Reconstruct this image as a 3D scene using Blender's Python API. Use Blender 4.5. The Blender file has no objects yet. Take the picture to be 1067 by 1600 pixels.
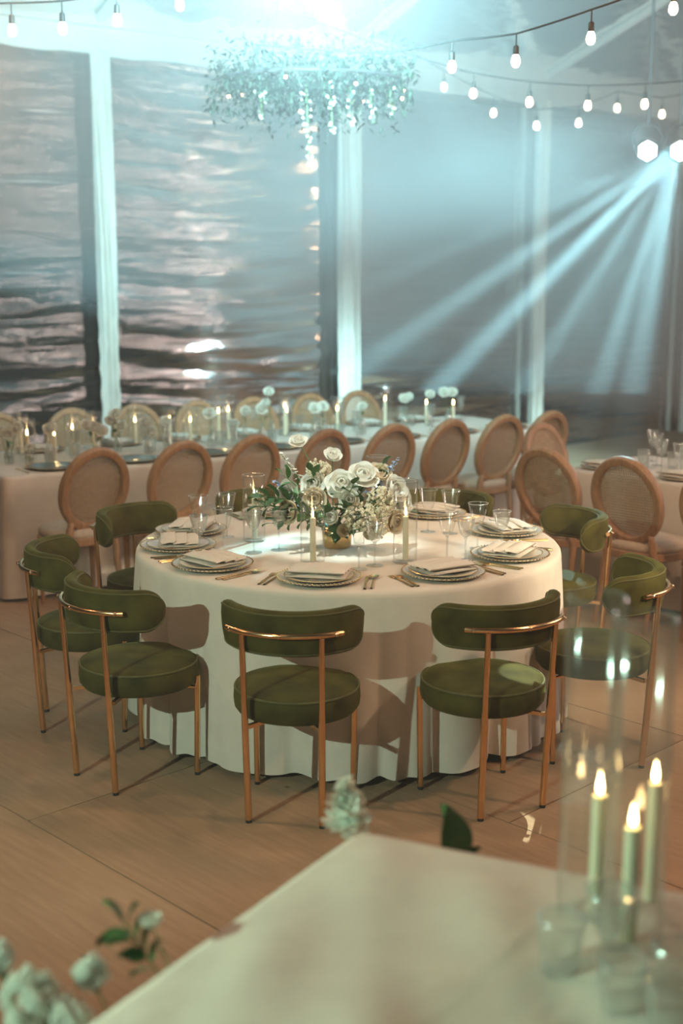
import bpy, bmesh, math, random
from math import sin, cos, pi, radians, sqrt
from mathutils import Vector, Matrix, noise as mnoise
random.seed(7)
S = bpy.context.scene
C = S.collection

# ------------------------------------------------------------------ camera
cam_d = bpy.data.cameras.new('camera'); cam = bpy.data.objects.new('camera', cam_d); C.objects.link(cam)
cam.location = (0, 0, 1.905); cam.rotation_euler = (radians(90 - 10.41), 0, 0)
cam_d.sensor_fit = 'HORIZONTAL'; cam_d.sensor_width = 24.0; cam_d.lens = 24.0 * 1960 / 1067
cam_d.clip_start = 0.05; cam_d.clip_end = 200
cam_d.dof.use_dof = True; cam_d.dof.focus_distance = 5.0; cam_d.dof.aperture_fstop = 1.5; cam_d.dof.aperture_blades = 6
S.camera = cam
# ------------------------------------------------------------------ world and view
W = bpy.data.worlds.new('night'); S.world = W; W.use_nodes = True
bg = W.node_tree.nodes['Background']; bg.inputs[0].default_value = (0.04, 0.075, 0.085, 1); bg.inputs[1].default_value = 0.16
S.view_settings.view_transform = 'Standard'; S.view_settings.look = 'None'
S.view_settings.exposure = 0.0; S.view_settings.gamma = 1.0; S.view_settings.use_curve_mapping = False
cy = S.cycles
cy.use_denoising = True
cy.max_bounces = 7; cy.diffuse_bounces = 3; cy.glossy_bounces = 3; cy.transmission_bounces = 6
cy.transparent_max_bounces = 32; cy.volume_bounces = 0
cy.caustics_reflective = False; cy.caustics_refractive = False
cy.sample_clamp_indirect = 4.0; cy.sample_clamp_direct = 0.0
HAZE = 0.013; HAZE_TOP = 0.10

def lamp(name, kind, loc, energy, color, aim=None, **kw):
    l = bpy.data.lights.new(name, kind); l.energy = energy; l.color = color
    for k, v in kw.items(): setattr(l, k, v)
    o = bpy.data.objects.new(name, l); C.objects.link(o); o.location = loc
    if aim is not None:
        o.rotation_euler = (Vector(aim) - Vector(loc)).to_track_quat('-Z', 'Y').to_euler()
    return o
TEAL = (0.42, 0.86, 0.95)
# spill of the stage wash from behind the camera, greenish white
lamp('wash_spot', 'SPOT', (-3.1, 0.2, 2.7), 540, (0.74, 1.0, 0.80), (-0.3, 5.2, 0.6), spot_size=radians(38), spot_blend=0.6, shadow_soft_size=0.03)
lamp('near_wash_spot', 'SPOT', (-2.9, 1.5, 1.62), 450, (0.60, 1.0, 0.74), (0.25, 1.95, 0.74), spot_size=radians(38), spot_blend=0.8, shadow_soft_size=0.03)
# warm point fills added in place of unseen festoon bulbs
for i, (x, y, z, e) in enumerate([(-1.3, 3.0, 3.6, 45), (2.2, 4.6, 3.5, 100), (-3.2, 4.2, 3.2, 40), (0.3, 5.6, 3.9, 70), (4.3, 11.5, 2.6, 25), (-1.9, 6.3, 2.9, 34)]):
    lamp('warm_fill_lamp', 'POINT', (x, y, z), e, (1.0, 0.62, 0.38), shadow_soft_size=0.12)
lamp('warm_spot', 'SPOT', (3.3, 3.2, 3.4), 205, (1.0, 0.65, 0.41), (0.6, 5.8, 0.2), spot_size=radians(95), spot_blend=0.5, shadow_soft_size=0.10)
# pinkish strips added out of view, to streak the vinyl wall with reflections
for z, e in ((3.25, 95), (1.7, 62)):
    o = lamp('wall_streak_strip', 'AREA', (5.9, 7.0, z), e, (1.0, 0.80, 0.74), (-2.0, 11.6, 2.0), shape='RECTANGLE', size=3.6, size_y=0.22)
# the moving heads: beams fanning out of the right-hand fixture, and one added out of view for the top glow
L1 = Vector((2.40, 10.30, 2.935)); L2 = Vector((2.66, 10.30, 2.935))
def beam(aim, e, size, blend=0.75, src=L2, soft=0.05):
    lamp('stage_beam', 'SPOT', src, e, TEAL, aim, spot_size=radians(size), spot_blend=blend, shadow_soft_size=soft)
for aim, e, size in [((0.16, 11.6, 1.12), 19200, 4.5), ((0.4, 11.6, 0.44), 25600, 5), ((-0.08, 11.6, 1.73), 7500, 4), ((1.63, 12, 0.7), 10500, 5), ((2.4, 12, 0.7), 10500, 6), ((2.77, 12, 0.7), 10500, 7)]:
    beam(aim, e * 1.25, size * 1.12)
beam((1.30, 6.15, 0.75), 900, 5, 0.6)        # across the green chairs
beam((1.42, 7.0, 0.95), 1400, 5, 0.6)
lamp('seat_patch_spot', 'SPOT', (1.7, 7.2, 4.5), 2600, (0.85, 1.0, 0.8), (0.70, 4.50, 0.48), spot_size=radians(2.6), spot_blend=0.15, shadow_soft_size=0.01)   # added unseen lamp for a small light patch on a seat
# patches on the round table
beam((-0.36, 5.38, 0.76), 8000, 2.2, 0.25)
beam((0.70, 5.50, 0.76), 1300, 3.6, 0.3)
beam((0.10, 5.45, 1.00), 1500, 4.0, 0.6)
lamp('side_spot', 'SPOT', (3.4, 2.6, 2.7), 800, (1.0, 0.86, 0.60), (1.05, 5.7, 0.6), spot_size=radians(26), spot_blend=0.7, shadow_soft_size=0.04)
lamp('flower_fill_spot', 'SPOT', (-0.12, 4.9, 3.7), 430, (0.85, 1.0, 0.95), (0.0, 5.4, 0.9), spot_size=radians(16), spot_blend=0.7, shadow_soft_size=0.03)  # unseen lamp added to brighten the centrepiece
for aim, e, size in [((-1.8, 10.9, 2.3), 3355, 24), ((-1.8, 10.0, 2.35), 3101, 26), ((-1.5, 8.4, 2.45), 3758, 24), ((0.5, 12.4, 1.5), 4594, 20), ((2.2, 12.4, 1.2), 3221, 34), ((-0.3, 10.2, 2.35), 2600, 15), ((0.0, 9.6, 1.9), 1500, 10)]:
    beam(aim, e, size, 1.0, L2, 0.35)   # wide soft washes of the same head
lamp('haze_glow_spot', 'SPOT', (-0.12, 5.75, 3.62), 4300, TEAL, (-0.1, 10.0, 4.0), spot_size=radians(110), spot_blend=1.0, shadow_soft_size=0.10)  # added unseen source for the haze glow at the top

lamp('left_fill_spot', 'SPOT', (-0.55, 5.75, 3.62), 850, TEAL, (-4.2, 10.2, 2.75), spot_size=radians(70), spot_blend=1.0, shadow_soft_size=0.08)  # added fill, unseen, to tint the left haze and wall teal

# ================================================================== helpers
class MB:
    def __init__(s): s.v = []; s.f = []; s.flat = []
    def add(s, vs, fs):
        n = len(s.v); s.v += [tuple(v) for v in vs]; s.f += [tuple(i + n for i in f) for f in fs]
        return s
    def box(s, x0, x1, y0, y1, z0, z1):
        return s.add([(x0,y0,z0),(x1,y0,z0),(x1,y1,z0),(x0,y1,z0),(x0,y0,z1),(x1,y0,z1),(x1,y1,z1),(x0,y1,z1)],
                     [(3,2,1,0),(4,5,6,7),(0,1,5,4),(1,2,6,5),(2,3,7,6),(3,0,4,7)])
    def grid(s, P, closed_u=False, closed_v=False):
        nu, nv = len(P), len(P[0]); vs = [p for r in P for p in r]; fs = []
        for i in range(nu if closed_u else nu - 1):
            for j in range(nv if closed_v else nv - 1):
                a, b = i * nv + j, i * nv + (j + 1) % nv
                c, d = ((i + 1) % nu) * nv + (j + 1) % nv, ((i + 1) % nu) * nv + j
                fs.append((a, b, c, d))
        return s.add(vs, fs)
    def lathe(s, prof, seg=24, c=(0, 0, 0), cap=False):
        P = [[(c[0] + r * cos(2*pi*k/seg), c[1] + r * sin(2*pi*k/seg), c[2] + z) for k in range(seg)] for r, z in prof]
        n = len(s.v); s.grid(P, False, True)
        if cap:
            s.f.append(tuple(n + k for k in range(seg))[::-1]); m = n + (len(prof) - 1) * seg
            s.f.append(tuple(m + k for k in range(seg)))
        return s
    def tube(s, pts, r, seg=8, cap=True):
        pts = [Vector(p) for p in pts]; n = len(pts)
        rs = r if isinstance(r, (list, tuple)) else [r] * n
        P = []; ref = None
        for i, p in enumerate(pts):
            t = (pts[min(i + 1, n - 1)] - pts[max(i - 1, 0)]).normalized()
            if ref is None:
                ref = t.orthogonal().normalized()
            ref = (ref - t * ref.dot(t)); ref = ref.normalized() if ref.length > 1e-6 else t.orthogonal().normalized()
            b = t.cross(ref)
            P.append([tuple(p + (ref * cos(2*pi*k/seg) + b * sin(2*pi*k/seg)) * rs[i]) for k in range(seg)])
        m = len(s.v); s.grid(P, False, True)
        if cap:
            s.f.append(tuple(m + k for k in range(seg))); q = m + (n - 1) * seg
            s.f.append(tuple(q + k for k in range(seg))[::-1])
        return s
    def ball(s, c, rx, ry=None, rz=None, u=8, v=6):
        ry = ry or rx; rz = rz or rx
        P = [[(c[0] + rx*sin(pi*i/v)*cos(2*pi*k/u), c[1] + ry*sin(pi*i/v)*sin(2*pi*k/u), c[2] - rz*cos(pi*i/v)) for k in range(u)] for i in range(v + 1)]
        return s.grid(P, False, True)
    def tf(s, M):
        s.v = [tuple(M @ Vector(v)) for v in s.v]; return s
    def join(s, o, M=None):
        return s.add([tuple(M @ Vector(v)) for v in o.v] if M else o.v, o.f)
    def mesh(s, name, mat, smooth=True, angle=40):
        me = bpy.data.meshes.new(name); me.from_pydata(s.v, [], s.f)
        bm = bmesh.new(); bm.from_mesh(me)
        bmesh.ops.remove_doubles(bm, verts=bm.verts, dist=1e-6)
        bmesh.ops.recalc_face_normals(bm, faces=bm.faces)
        bm.to_mesh(me); bm.free()
        me.materials.append(mat)
        if smooth:
            me.polygons.foreach_set('use_smooth', [True] * len(me.polygons))
            me.set_sharp_from_angle(angle=radians(angle))
        return me
    def build(s, name, mat, parent=None, smooth=True, angle=40, stuff=False):
        o = bpy.data.objects.new(name, s.mesh(name, mat, smooth, angle)); C.objects.link(o)
        if parent: o.parent = parent
        if stuff: o['kind'] = 'stuff'
        return o

def inst(name, me, parent=None, loc=None, rot=None, scale=None):
    o = bpy.data.objects.new(name, me); C.objects.link(o)
    if parent: o.parent = parent
    if loc is not None: o.location = loc
    if rot is not None: o.rotation_euler = rot
    if scale is not None: o.scale = (scale,) * 3 if isinstance(scale, (int, float)) else scale
    return o
def tag(o, label, cat, group=None, kind=None):
    o['label'] = label; o['category'] = cat
    if group: o['group'] = group
    if kind: o['kind'] = kind
    return o
def thing(name, label, cat, loc=(0,0,0), rz=0, group=None):
    o = bpy.data.objects.new(name, None); C.objects.link(o); o.location = loc; o.rotation_euler = (0, 0, rz)
    o.empty_display_size = 0.1
    return tag(o, label, cat, group)
def struct(o):
    o['kind'] = 'structure'; return o
def dup(root, loc, rz=None, label=None, group=None, rot=None, scale=None):
    def cp(o, par):
        c = o.copy(); C.objects.link(c)
        if par: c.parent = par
        for ch in list(o.children): cp(ch, c)
        return c
    r = cp(root, None); r.location = loc
    if rot is not None: r.rotation_euler = rot
    elif rz is not None: r.rotation_euler = (0, 0, rz)
    if scale is not None: r.scale = (scale,) * 3
    if label: r['label'] = label
    if group: r['group'] = group
    return r
class Maker:
    """first call moves the built thing, later calls copy it"""
    def __init__(s, root): s.root = root; s.used = False
    def __call__(s, loc, rz=0, label=None, group=None, rot=None, scale=None):
        if s.used: return dup(s.root, loc, rz, label, group, rot, scale)
        s.used = True; r = s.root; r.location = loc; r.rotation_euler = rot if rot is not None else (0, 0, rz)
        if scale is not None: r.scale = (scale,) * 3
        if label: r['label'] = label
        if group: r['group'] = group
        return r
def lerp(a, b, t): return a + (b - a) * t

# ------------------------------------------------------------------ materials
def newmat(name):
    m = bpy.data.materials.new(name); m.use_nodes = True
    nt = m.node_tree; nt.nodes.clear(); out = nt.nodes.new('ShaderNodeOutputMaterial')
    return m, nt, out
def N(nt, kind, **kw):
    n = nt.nodes.new(kind)
    for k, v in kw.items():
        if k in n.inputs.keys(): n.inputs[k].default_value = v
        else: setattr(n, k, v)
    return n
def pbr(name, col, rough=0.6, metal=0.0, var=0.12, scale=20.0, bump=0.0, bscale=200.0, stretch=(1,1,1), sheen=0.0, spec=0.5, sss=0.0, rand=0.0, coat=0.0, sheen_tint=None):
    m, nt, out = newmat(name)
    p = N(nt, 'ShaderNodeBsdfPrincipled'); nt.links.new(p.outputs[0], out.inputs[0])
    p.inputs['Roughness'].default_value = rough; p.inputs['Metallic'].default_value = metal
    p.inputs['Specular IOR Level'].default_value = spec
    tc = N(nt, 'ShaderNodeTexCoord'); mp = N(nt, 'ShaderNodeMapping'); mp.inputs['Scale'].default_value = stretch
    nt.links.new(tc.outputs['Object'], mp.inputs[0])
    nz = N(nt, 'ShaderNodeTexNoise'); nz.inputs['Scale'].default_value = scale; nz.inputs['Detail'].default_value = 4
    nt.links.new(mp.outputs[0], nz.inputs['Vector'])
    rp = N(nt, 'ShaderNodeValToRGB')
    a = [max(0, c * (1 - var)) for c in col]; b = [min(1, c * (1 + var)) for c in col]
    rp.color_ramp.elements[0].position = 0.3; rp.color_ramp.elements[1].position = 0.7
    rp.color_ramp.elements[0].color = (*a, 1); rp.color_ramp.elements[1].color = (*b, 1)
    nt.links.new(nz.outputs[0], rp.inputs[0]); src = rp.outputs[0]
    if rand:
        oi = N(nt, 'ShaderNodeObjectInfo'); hs = N(nt, 'ShaderNodeHueSaturation')
        mr = N(nt, 'ShaderNodeMapRange'); mr.inputs[3].default_value = 1 - rand; mr.inputs[4].default_value = 1 + rand
        nt.links.new(oi.outputs['Random'], mr.inputs[0]); nt.links.new(mr.outputs[0], hs.inputs['Value']); nt.links.new(src, hs.inputs['Color']); src = hs.outputs[0]
    nt.links.new(src, p.inputs['Base Color'])
    if sheen:
        p.inputs['Sheen Weight'].default_value = sheen; p.inputs['Sheen Roughness'].default_value = 0.35
        p.inputs['Sheen Tint'].default_value = (*(sheen_tint or col), 1)
    if sss:
        p.inputs['Subsurface Weight'].default_value = sss; p.inputs['Subsurface Radius'].default_value = (0.02, 0.012, 0.006)
    if coat: p.inputs['Coat Weight'].default_value = coat
    if bump:
        bn = N(nt, 'ShaderNodeTexNoise'); bn.inputs['Scale'].default_value = bscale; bn.inputs['Detail'].default_value = 3
        nt.links.new(mp.outputs[0], bn.inputs['Vector'])
        bp = N(nt, 'ShaderNodeBump'); bp.inputs['Strength'].default_value = bump; bp.inputs['Distance'].default_value = 0.004
        nt.links.new(bn.outputs[0], bp.inputs['Height']); nt.links.new(bp.outputs[0], p.inputs['Normal'])
    return m
def glassmat(name, tint=(0.97, 0.98, 0.97), refl=1.0, rough=0.02, edge=0.35, add=0.0, dif=0.03, power=2.6):
    """thin clear glass: see-through with reflections, painted glints and dark outlines growing towards the edges"""
    m, nt, out = newmat(name)
    tr = N(nt, 'ShaderNodeBsdfTransparent'); tr.inputs[0].default_value = (*tint, 1)
    gl = N(nt, 'ShaderNodeBsdfGlossy'); gl.inputs['Roughness'].default_value = rough; gl.inputs[0].default_value = (refl, refl, refl, 1)
    lw = N(nt, 'ShaderNodeLayerWeight'); lw.inputs[0].default_value = edge
    pw = N(nt, 'ShaderNodeMath', operation='POWER'); pw.inputs[1].default_value = power
    ad = N(nt, 'ShaderNodeMath', operation='MULTIPLY_ADD'); ad.inputs[1].default_value = edge; ad.inputs[2].default_value = add + 0.03; ad.use_clamp = True
    mx = N(nt, 'ShaderNodeMixShader'); lw.inputs[0].default_value = 0.5
    tm = N(nt, 'ShaderNodeMixRGB'); tm.inputs[1].default_value = (*tint, 1); tm.inputs[2].default_value = (0.74, 0.78, 0.76, 1)  # darker edge tint paints in the outlines that refraction would give
    nt.links.new(lw.outputs['Facing'], pw.inputs[0]); nt.links.new(pw.outputs[0], ad.inputs[0])
    nt.links.new(pw.outputs[0], tm.inputs[0]); nt.links.new(tm.outputs[0], tr.inputs[0]); nt.links.new(ad.outputs[0], mx.inputs[0])
    df = N(nt, 'ShaderNodeBsdfTranslucent'); df.inputs[0].default_value = (0.9, 0.92, 0.9, 1); dd = N(nt, 'ShaderNodeBsdfDiffuse'); dd.inputs[0].default_value = (0.9, 0.92, 0.9, 1)  # pale diffuse imitates glints, strongest along the glass edges
    m0 = N(nt, 'ShaderNodeMixShader'); nt.links.new(df.outputs[0], m0.inputs[1]); nt.links.new(dd.outputs[0], m0.inputs[2])
    m1 = N(nt, 'ShaderNodeMixShader'); dm = N(nt, 'ShaderNodeMath', operation='MULTIPLY_ADD'); dm.inputs[1].default_value = dif * 5; dm.inputs[2].default_value = dif
    nt.links.new(pw.outputs[0], dm.inputs[0]); nt.links.new(dm.outputs[0], m1.inputs[0])
    nt.links.new(tr.outputs[0], m1.inputs[1]); nt.links.new(m0.outputs[0], m1.inputs[2])
    nt.links.new(m1.outputs[0], mx.inputs[1]); nt.links.new(gl.outputs[0], mx.inputs[2]); nt.links.new(mx.outputs[0], out.inputs[0])
    return m
def emit(name, col, strength, sample=True):
    m, nt, out = newmat(name)
    e = N(nt, 'ShaderNodeEmission'); e.inputs[0].default_value = (*col, 1); e.inputs[1].default_value = strength
    nt.links.new(e.outputs[0], out.inputs[0])
    if not sample: m.cycles.emission_sampling = 'NONE'
    return m
M = {}
M['velvet'] = pbr('green_velvet', (0.066, 0.057, 0.012), 0.8, var=0.45, scale=9, bump=0.15, bscale=60, sheen=0.22, sheen_tint=(0.35, 0.45, 0.12), spec=0.15)
M['velvet_edge_sheen'] = pbr('green_velvet_piping', (0.085, 0.078, 0.018), 0.75, var=0.2, scale=30, sheen=0.25, sheen_tint=(0.4, 0.45, 0.2))  # piping velvet, made paler so its colour carries the edge sheen
M['brass'] = pbr('rose_gold_metal', (0.86, 0.55, 0.28), 0.22, 1.0, var=0.06, scale=30)
M['bolt'] = pbr('polished_bolt', (0.92, 0.66, 0.42), 0.12, 1.0, var=0.03)
M['rubber'] = pbr('black_rubber', (0.012, 0.011, 0.01), 0.6)
M['linen'] = pbr('ivory_linen', (0.72, 0.66, 0.57), 0.92, var=0.04, scale=14, bump=0.22, bscale=260, sheen=0.1)
M['napkin'] = pbr('pale_napkin', (0.74, 0.69, 0.60), 0.9, var=0.04, scale=60, bump=0.2, bscale=500)
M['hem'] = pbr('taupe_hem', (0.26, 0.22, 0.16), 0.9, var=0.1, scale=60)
M['wood'] = pbr('limed_oak', (0.35, 0.185, 0.088), 0.5, var=0.22, scale=9, stretch=(6, 6, 1), bump=0.1, bscale=60, rand=0.06)
M['cane'] = pbr('cane', (0.40, 0.265, 0.145), 0.6, var=0.2, scale=40)
M['seatcloth'] = pbr('oatmeal_seat_fabric', (0.56, 0.45, 0.34), 0.95, var=0.08, scale=30, bump=0.3, bscale=400)
M['china'] = pbr('cream_china', (0.74, 0.70, 0.60), 0.18, var=0.02, coat=0.4)
M['bronze_china'] = pbr('dark_green_china', (0.055, 0.075, 0.06), 0.2, var=0.1, coat=0.5)
M['gold'] = pbr('gold_metal', (0.83, 0.56, 0.26), 0.25, 1.0, var=0.06, scale=40)
M['wax'] = pbr('ivory_wax', (0.86, 0.78, 0.58), 0.5, var=0.02, sss=0.35)
M['wick'] = pbr('wick', (0.02, 0.015, 0.01), 0.9)
M['petal'] = pbr('white_petal', (0.90, 0.90, 0.82), 0.6, var=0.06, scale=60, sheen=0.15)
M['petal_cream'] = pbr('cream_petal', (0.80, 0.70, 0.52), 0.6, var=0.08, scale=60, sheen=0.15)
M['petal_blue'] = pbr('pale_blue_petal', (0.48, 0.60, 0.80), 0.6, var=0.15, scale=60)
for k in ('petal', 'petal_cream', 'petal_blue'):
    nt = M[k].node_tree; out = [n for n in nt.nodes if n.type == 'OUTPUT_MATERIAL'][0]; p = [n for n in nt.nodes if n.type == 'BSDF_PRINCIPLED'][0]
    tl = N(nt, 'ShaderNodeBsdfTranslucent'); nt.links.new(p.inputs['Base Color'].links[0].from_socket, tl.inputs[0])
    mx = N(nt, 'ShaderNodeMixShader'); mx.inputs[0].default_value = 0.4
    nt.links.new(p.outputs[0], mx.inputs[1]); nt.links.new(tl.outputs[0], mx.inputs[2]); nt.links.new(mx.outputs[0], out.inputs[0])
M['leaf'] = pbr('green_leaf', (0.045, 0.135, 0.035), 0.45, var=0.35, scale=30, rand=0.25)
M['stem'] = pbr('green_stem', (0.10, 0.19, 0.06), 0.6, var=0.2)
M['seed'] = pbr('beige_floret', (0.72, 0.66, 0.48), 0.7, var=0.2, scale=90)
M['greens'] = pbr('hanging_foliage', (0.012, 0.026, 0.014), 0.8, var=0.4, scale=5)
M['glass'] = glassmat('clear_glass', (0.985, 0.99, 0.985), 1.0, 0.06, 0.75, 0.012, 0.004, 5.0)
M['near_glass_lit'] = glassmat('near_clear_glass_lit', (0.985, 0.99, 0.985), 1.0, 0.10, 0.75, 0.015, 0.02, 4.0)  # paler copy of the clear glass, imitating lit cylinder edges
M['crystal'] = glassmat('cut_crystal', (0.97, 0.98, 0.97), 1.0, 0.06, 0.75, 0.07, 0.05)
M['rim_glass'] = glassmat('glint_rim', (0.97, 0.98, 0.97), 1.0, 0.08, 0.6, 0.12, 0.16)  # extra pale diffuse stands in for light caught on glass rims
M['flame'] = emit('candle_flame', (1.0, 0.66, 0.27), 55)
M['bulb_on'] = emit('lit_filament_bulb', (1.0, 0.80, 0.52), 26)
M['fairy'] = emit('fairy_light', (1.0, 0.62, 0.3), 30, False)
M['lens_on'] = emit('stage_lens', (0.86, 1.0, 1.0), 14, False)
M['cable'] = pbr('black_cable', (0.02, 0.022, 0.022), 0.6)
M['steel'] = pbr('dark_painted_steel', (0.03, 0.03, 0.032), 0.45, var=0.1)
M['drape'] = pbr('white_drape_fabric', (0.78, 0.72, 0.64), 0.9, var=0.06, scale=8, bump=0.1, bscale=90)
M['valance'] = pbr('white_tent_fabric', (0.74, 0.70, 0.64), 0.8, var=0.05, scale=3)
M['ground'] = pbr('night_lawn', (0.02, 0.03, 0.015), 0.95, var=0.4, scale=3)

def vinyl(name, stretch, strength, wav):
    m, nt, out = newmat(name)
    tc = N(nt, 'ShaderNodeTexCoord'); mp = N(nt, 'ShaderNodeMapping'); mp.inputs['Scale'].default_value = stretch
    nt.links.new(tc.outputs['Object'], mp.inputs[0])
    nz = N(nt, 'ShaderNodeTexNoise'); nz.inputs['Scale'].default_value = wav; nz.inputs['Detail'].default_value = 3
    nt.links.new(mp.outputs[0], nz.inputs['Vector'])
    bp = N(nt, 'ShaderNodeBump'); bp.inputs['Strength'].default_value = strength; bp.inputs['Distance'].default_value = 0.05
    nt.links.new(nz.outputs[0], bp.inputs['Height'])
    tr = N(nt, 'ShaderNodeBsdfTransparent'); tr.inputs[0].default_value = (0.80, 0.84, 0.83, 1)
    gl = N(nt, 'ShaderNodeBsdfGlossy'); gl.inputs['Roughness'].default_value = 0.10; gl.inputs[0].default_value = (1, 0.96, 0.93, 1)
    df = N(nt, 'ShaderNodeBsdfDiffuse'); df.inputs[0].default_value = (0.55, 0.55, 0.53, 1)
    fr = N(nt, 'ShaderNodeFresnel'); fr.inputs[0].default_value = 2.0
    nt.links.new(bp.outputs[0], gl.inputs['Normal']); nt.links.new(bp.outputs[0], fr.inputs['Normal'])
    m1 = N(nt, 'ShaderNodeMixShader'); m1.inputs[0].default_value = 0.025
    nt.links.new(tr.outputs[0], m1.inputs[1]); nt.links.new(df.outputs[0], m1.inputs[2])
    m2 = N(nt, 'ShaderNodeMixShader'); nt.links.new(fr.outputs[0], m2.inputs[0])
    nt.links.new(m1.outputs[0], m2.inputs[1]); nt.links.new(gl.outputs[0], m2.inputs[2]); nt.links.new(m2.outputs[0], out.inputs[0])
    return m
M['vinyl'] = vinyl('clear_vinyl_wall', (0.6, 0.6, 9.0), 0.25, 2.0)
M['vinyl_roof'] = vinyl('clear_vinyl_roof', (1.0, 1.0, 1.0), 0.5, 2.2)

def floormat():
    m, nt, out = newmat('sanded_plywood')
    p = N(nt, 'ShaderNodeBsdfPrincipled'); nt.links.new(p.outputs[0], out.inputs[0]); p.inputs['Roughness'].default_value = 0.75
    p.inputs['Specular IOR Level'].default_value = 0.25
    tc = N(nt, 'ShaderNodeTexCoord'); oi = N(nt, 'ShaderNodeObjectInfo')
    ad = N(nt, 'ShaderNodeVectorMath', operation='ADD'); nt.links.new(tc.outputs['Object'], ad.inputs[0]); nt.links.new(oi.outputs['Location'], ad.inputs[1])
    mp = N(nt, 'ShaderNodeMapping'); mp.inputs['Scale'].default_value = (2.0, 22.0, 1.0); nt.links.new(ad.outputs[0], mp.inputs[0])
    n1 = N(nt, 'ShaderNodeTexNoise'); n1.inputs['Scale'].default_value = 2.2; n1.inputs['Detail'].default_value = 6; nt.links.new(mp.outputs[0], n1.inputs['Vector'])
    n2 = N(nt, 'ShaderNodeTexNoise'); n2.inputs['Scale'].default_value = 1.3; n2.inputs['Detail'].default_value = 5; nt.links.new(ad.outputs[0], n2.inputs['Vector'])
    n3 = N(nt, 'ShaderNodeTexVoronoi'); n3.inputs['Scale'].default_value = 3.1; nt.links.new(ad.outputs[0], n3.inputs['Vector'])
    r1 = N(nt, 'ShaderNodeValToRGB'); r1.color_ramp.elements[0].color = (0.27, 0.165, 0.095, 1); r1.color_ramp.elements[1].color = (0.47, 0.315, 0.20, 1)
    r1.color_ramp.elements[0].position = 0.25; r1.color_ramp.elements[1].position = 0.75
    mx = N(nt, 'ShaderNodeMath', operation='MULTIPLY_ADD'); mx.inputs[1].default_value = 0.45
    ml = N(nt, 'ShaderNodeMath', operation='MULTIPLY'); ml.inputs[1].default_value = 0.55
    nt.links.new(n1.outputs[0], mx.inputs[0]); nt.links.new(n2.outputs[0], ml.inputs[0]); nt.links.new(ml.outputs[0], mx.inputs[2])
    nt.links.new(mx.outputs[0], r1.inputs[0])
    r3 = N(nt, 'ShaderNodeValToRGB'); r3.color_ramp.elements[0].position = 0.02; r3.color_ramp.elements[1].position = 0.045
    r3.color_ramp.elements[0].color = (0.25, 0.2, 0.16, 1); nt.links.new(n3.outputs[0], r3.inputs[0])
    mm = N(nt, 'ShaderNodeMixRGB', blend_type='MULTIPLY'); mm.inputs[0].default_value = 0.8
    nt.links.new(r1.outputs[0], mm.inputs[1]); nt.links.new(r3.outputs[0], mm.inputs[2])
    hs = N(nt, 'ShaderNodeHueSaturation'); mr = N(nt, 'ShaderNodeMapRange'); mr.inputs[3].default_value = 0.92; mr.inputs[4].default_value = 1.06
    nt.links.new(oi.outputs['Random'], mr.inputs[0]); nt.links.new(mr.outputs[0], hs.inputs['Value']); nt.links.new(mm.outputs[0], hs.inputs['Color'])
    nt.links.new(hs.outputs[0], p.inputs['Base Color'])
    bp = N(nt, 'ShaderNodeBump'); bp.inputs['Strength'].default_value = 0.25; bp.inputs['Distance'].default_value = 0.004
    nt.links.new(n1.outputs[0], bp.inputs['Height']); nt.links.new(bp.outputs[0], p.inputs['Normal'])
    return m
M['floor'] = floormat()

# ================================================================== the tent
# the tent's own axes: u runs along the clear wall, n points out through it
UX, UY = 0.816, 0.578
def T(u, n, z=0.0): return (UX * u - UY * n, UY * u + UX * n, z)
TH = math.atan2(UY, UX)            # heading of u
NW = 10.65                          # the clear wall's distance
fl = struct(MB().box(-11, 16, -9, 11.6, -0.20, -0.030).build('floor', M['ground'], smooth=False)); fl.rotation_euler = (0, 0, TH)
# plywood sheets, laid along r
RX, RY = 0.7002, -0.7140
RH = math.atan2(RY, RX)
shm = MB().box(-1.217, 1.217, -0.607, 0.607, -0.022, 0.0).mesh('board', M['floor'], False)
def R(a, m, z=0.0): return (RX * a - RY * m, RY * a + RX * m, z)   # a along r, m across
k = 0
for i in range(-9, 7):
    for j in range(-4, 18):
        a = i * 2.44 + (1.22 if j % 2 else 0) - 0.15; m = j * 1.22 + 0.33
        x, y, _ = R(a, m)
        if abs(x) < 1.8 + 0.42 * max(y, 0) and -1.2 < y < 17.5 and -UY * x + UX * y < NW + 0.7:
            b = inst('board', shm, fl, None); k += 1
            q = Matrix.Rotation(-TH, 4, 'Z') @ Matrix.Translation((x, y, random.uniform(-0.0012, 0.0))) @ Matrix.Rotation(RH, 4, 'Z')
            b.matrix_local = q
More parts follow.
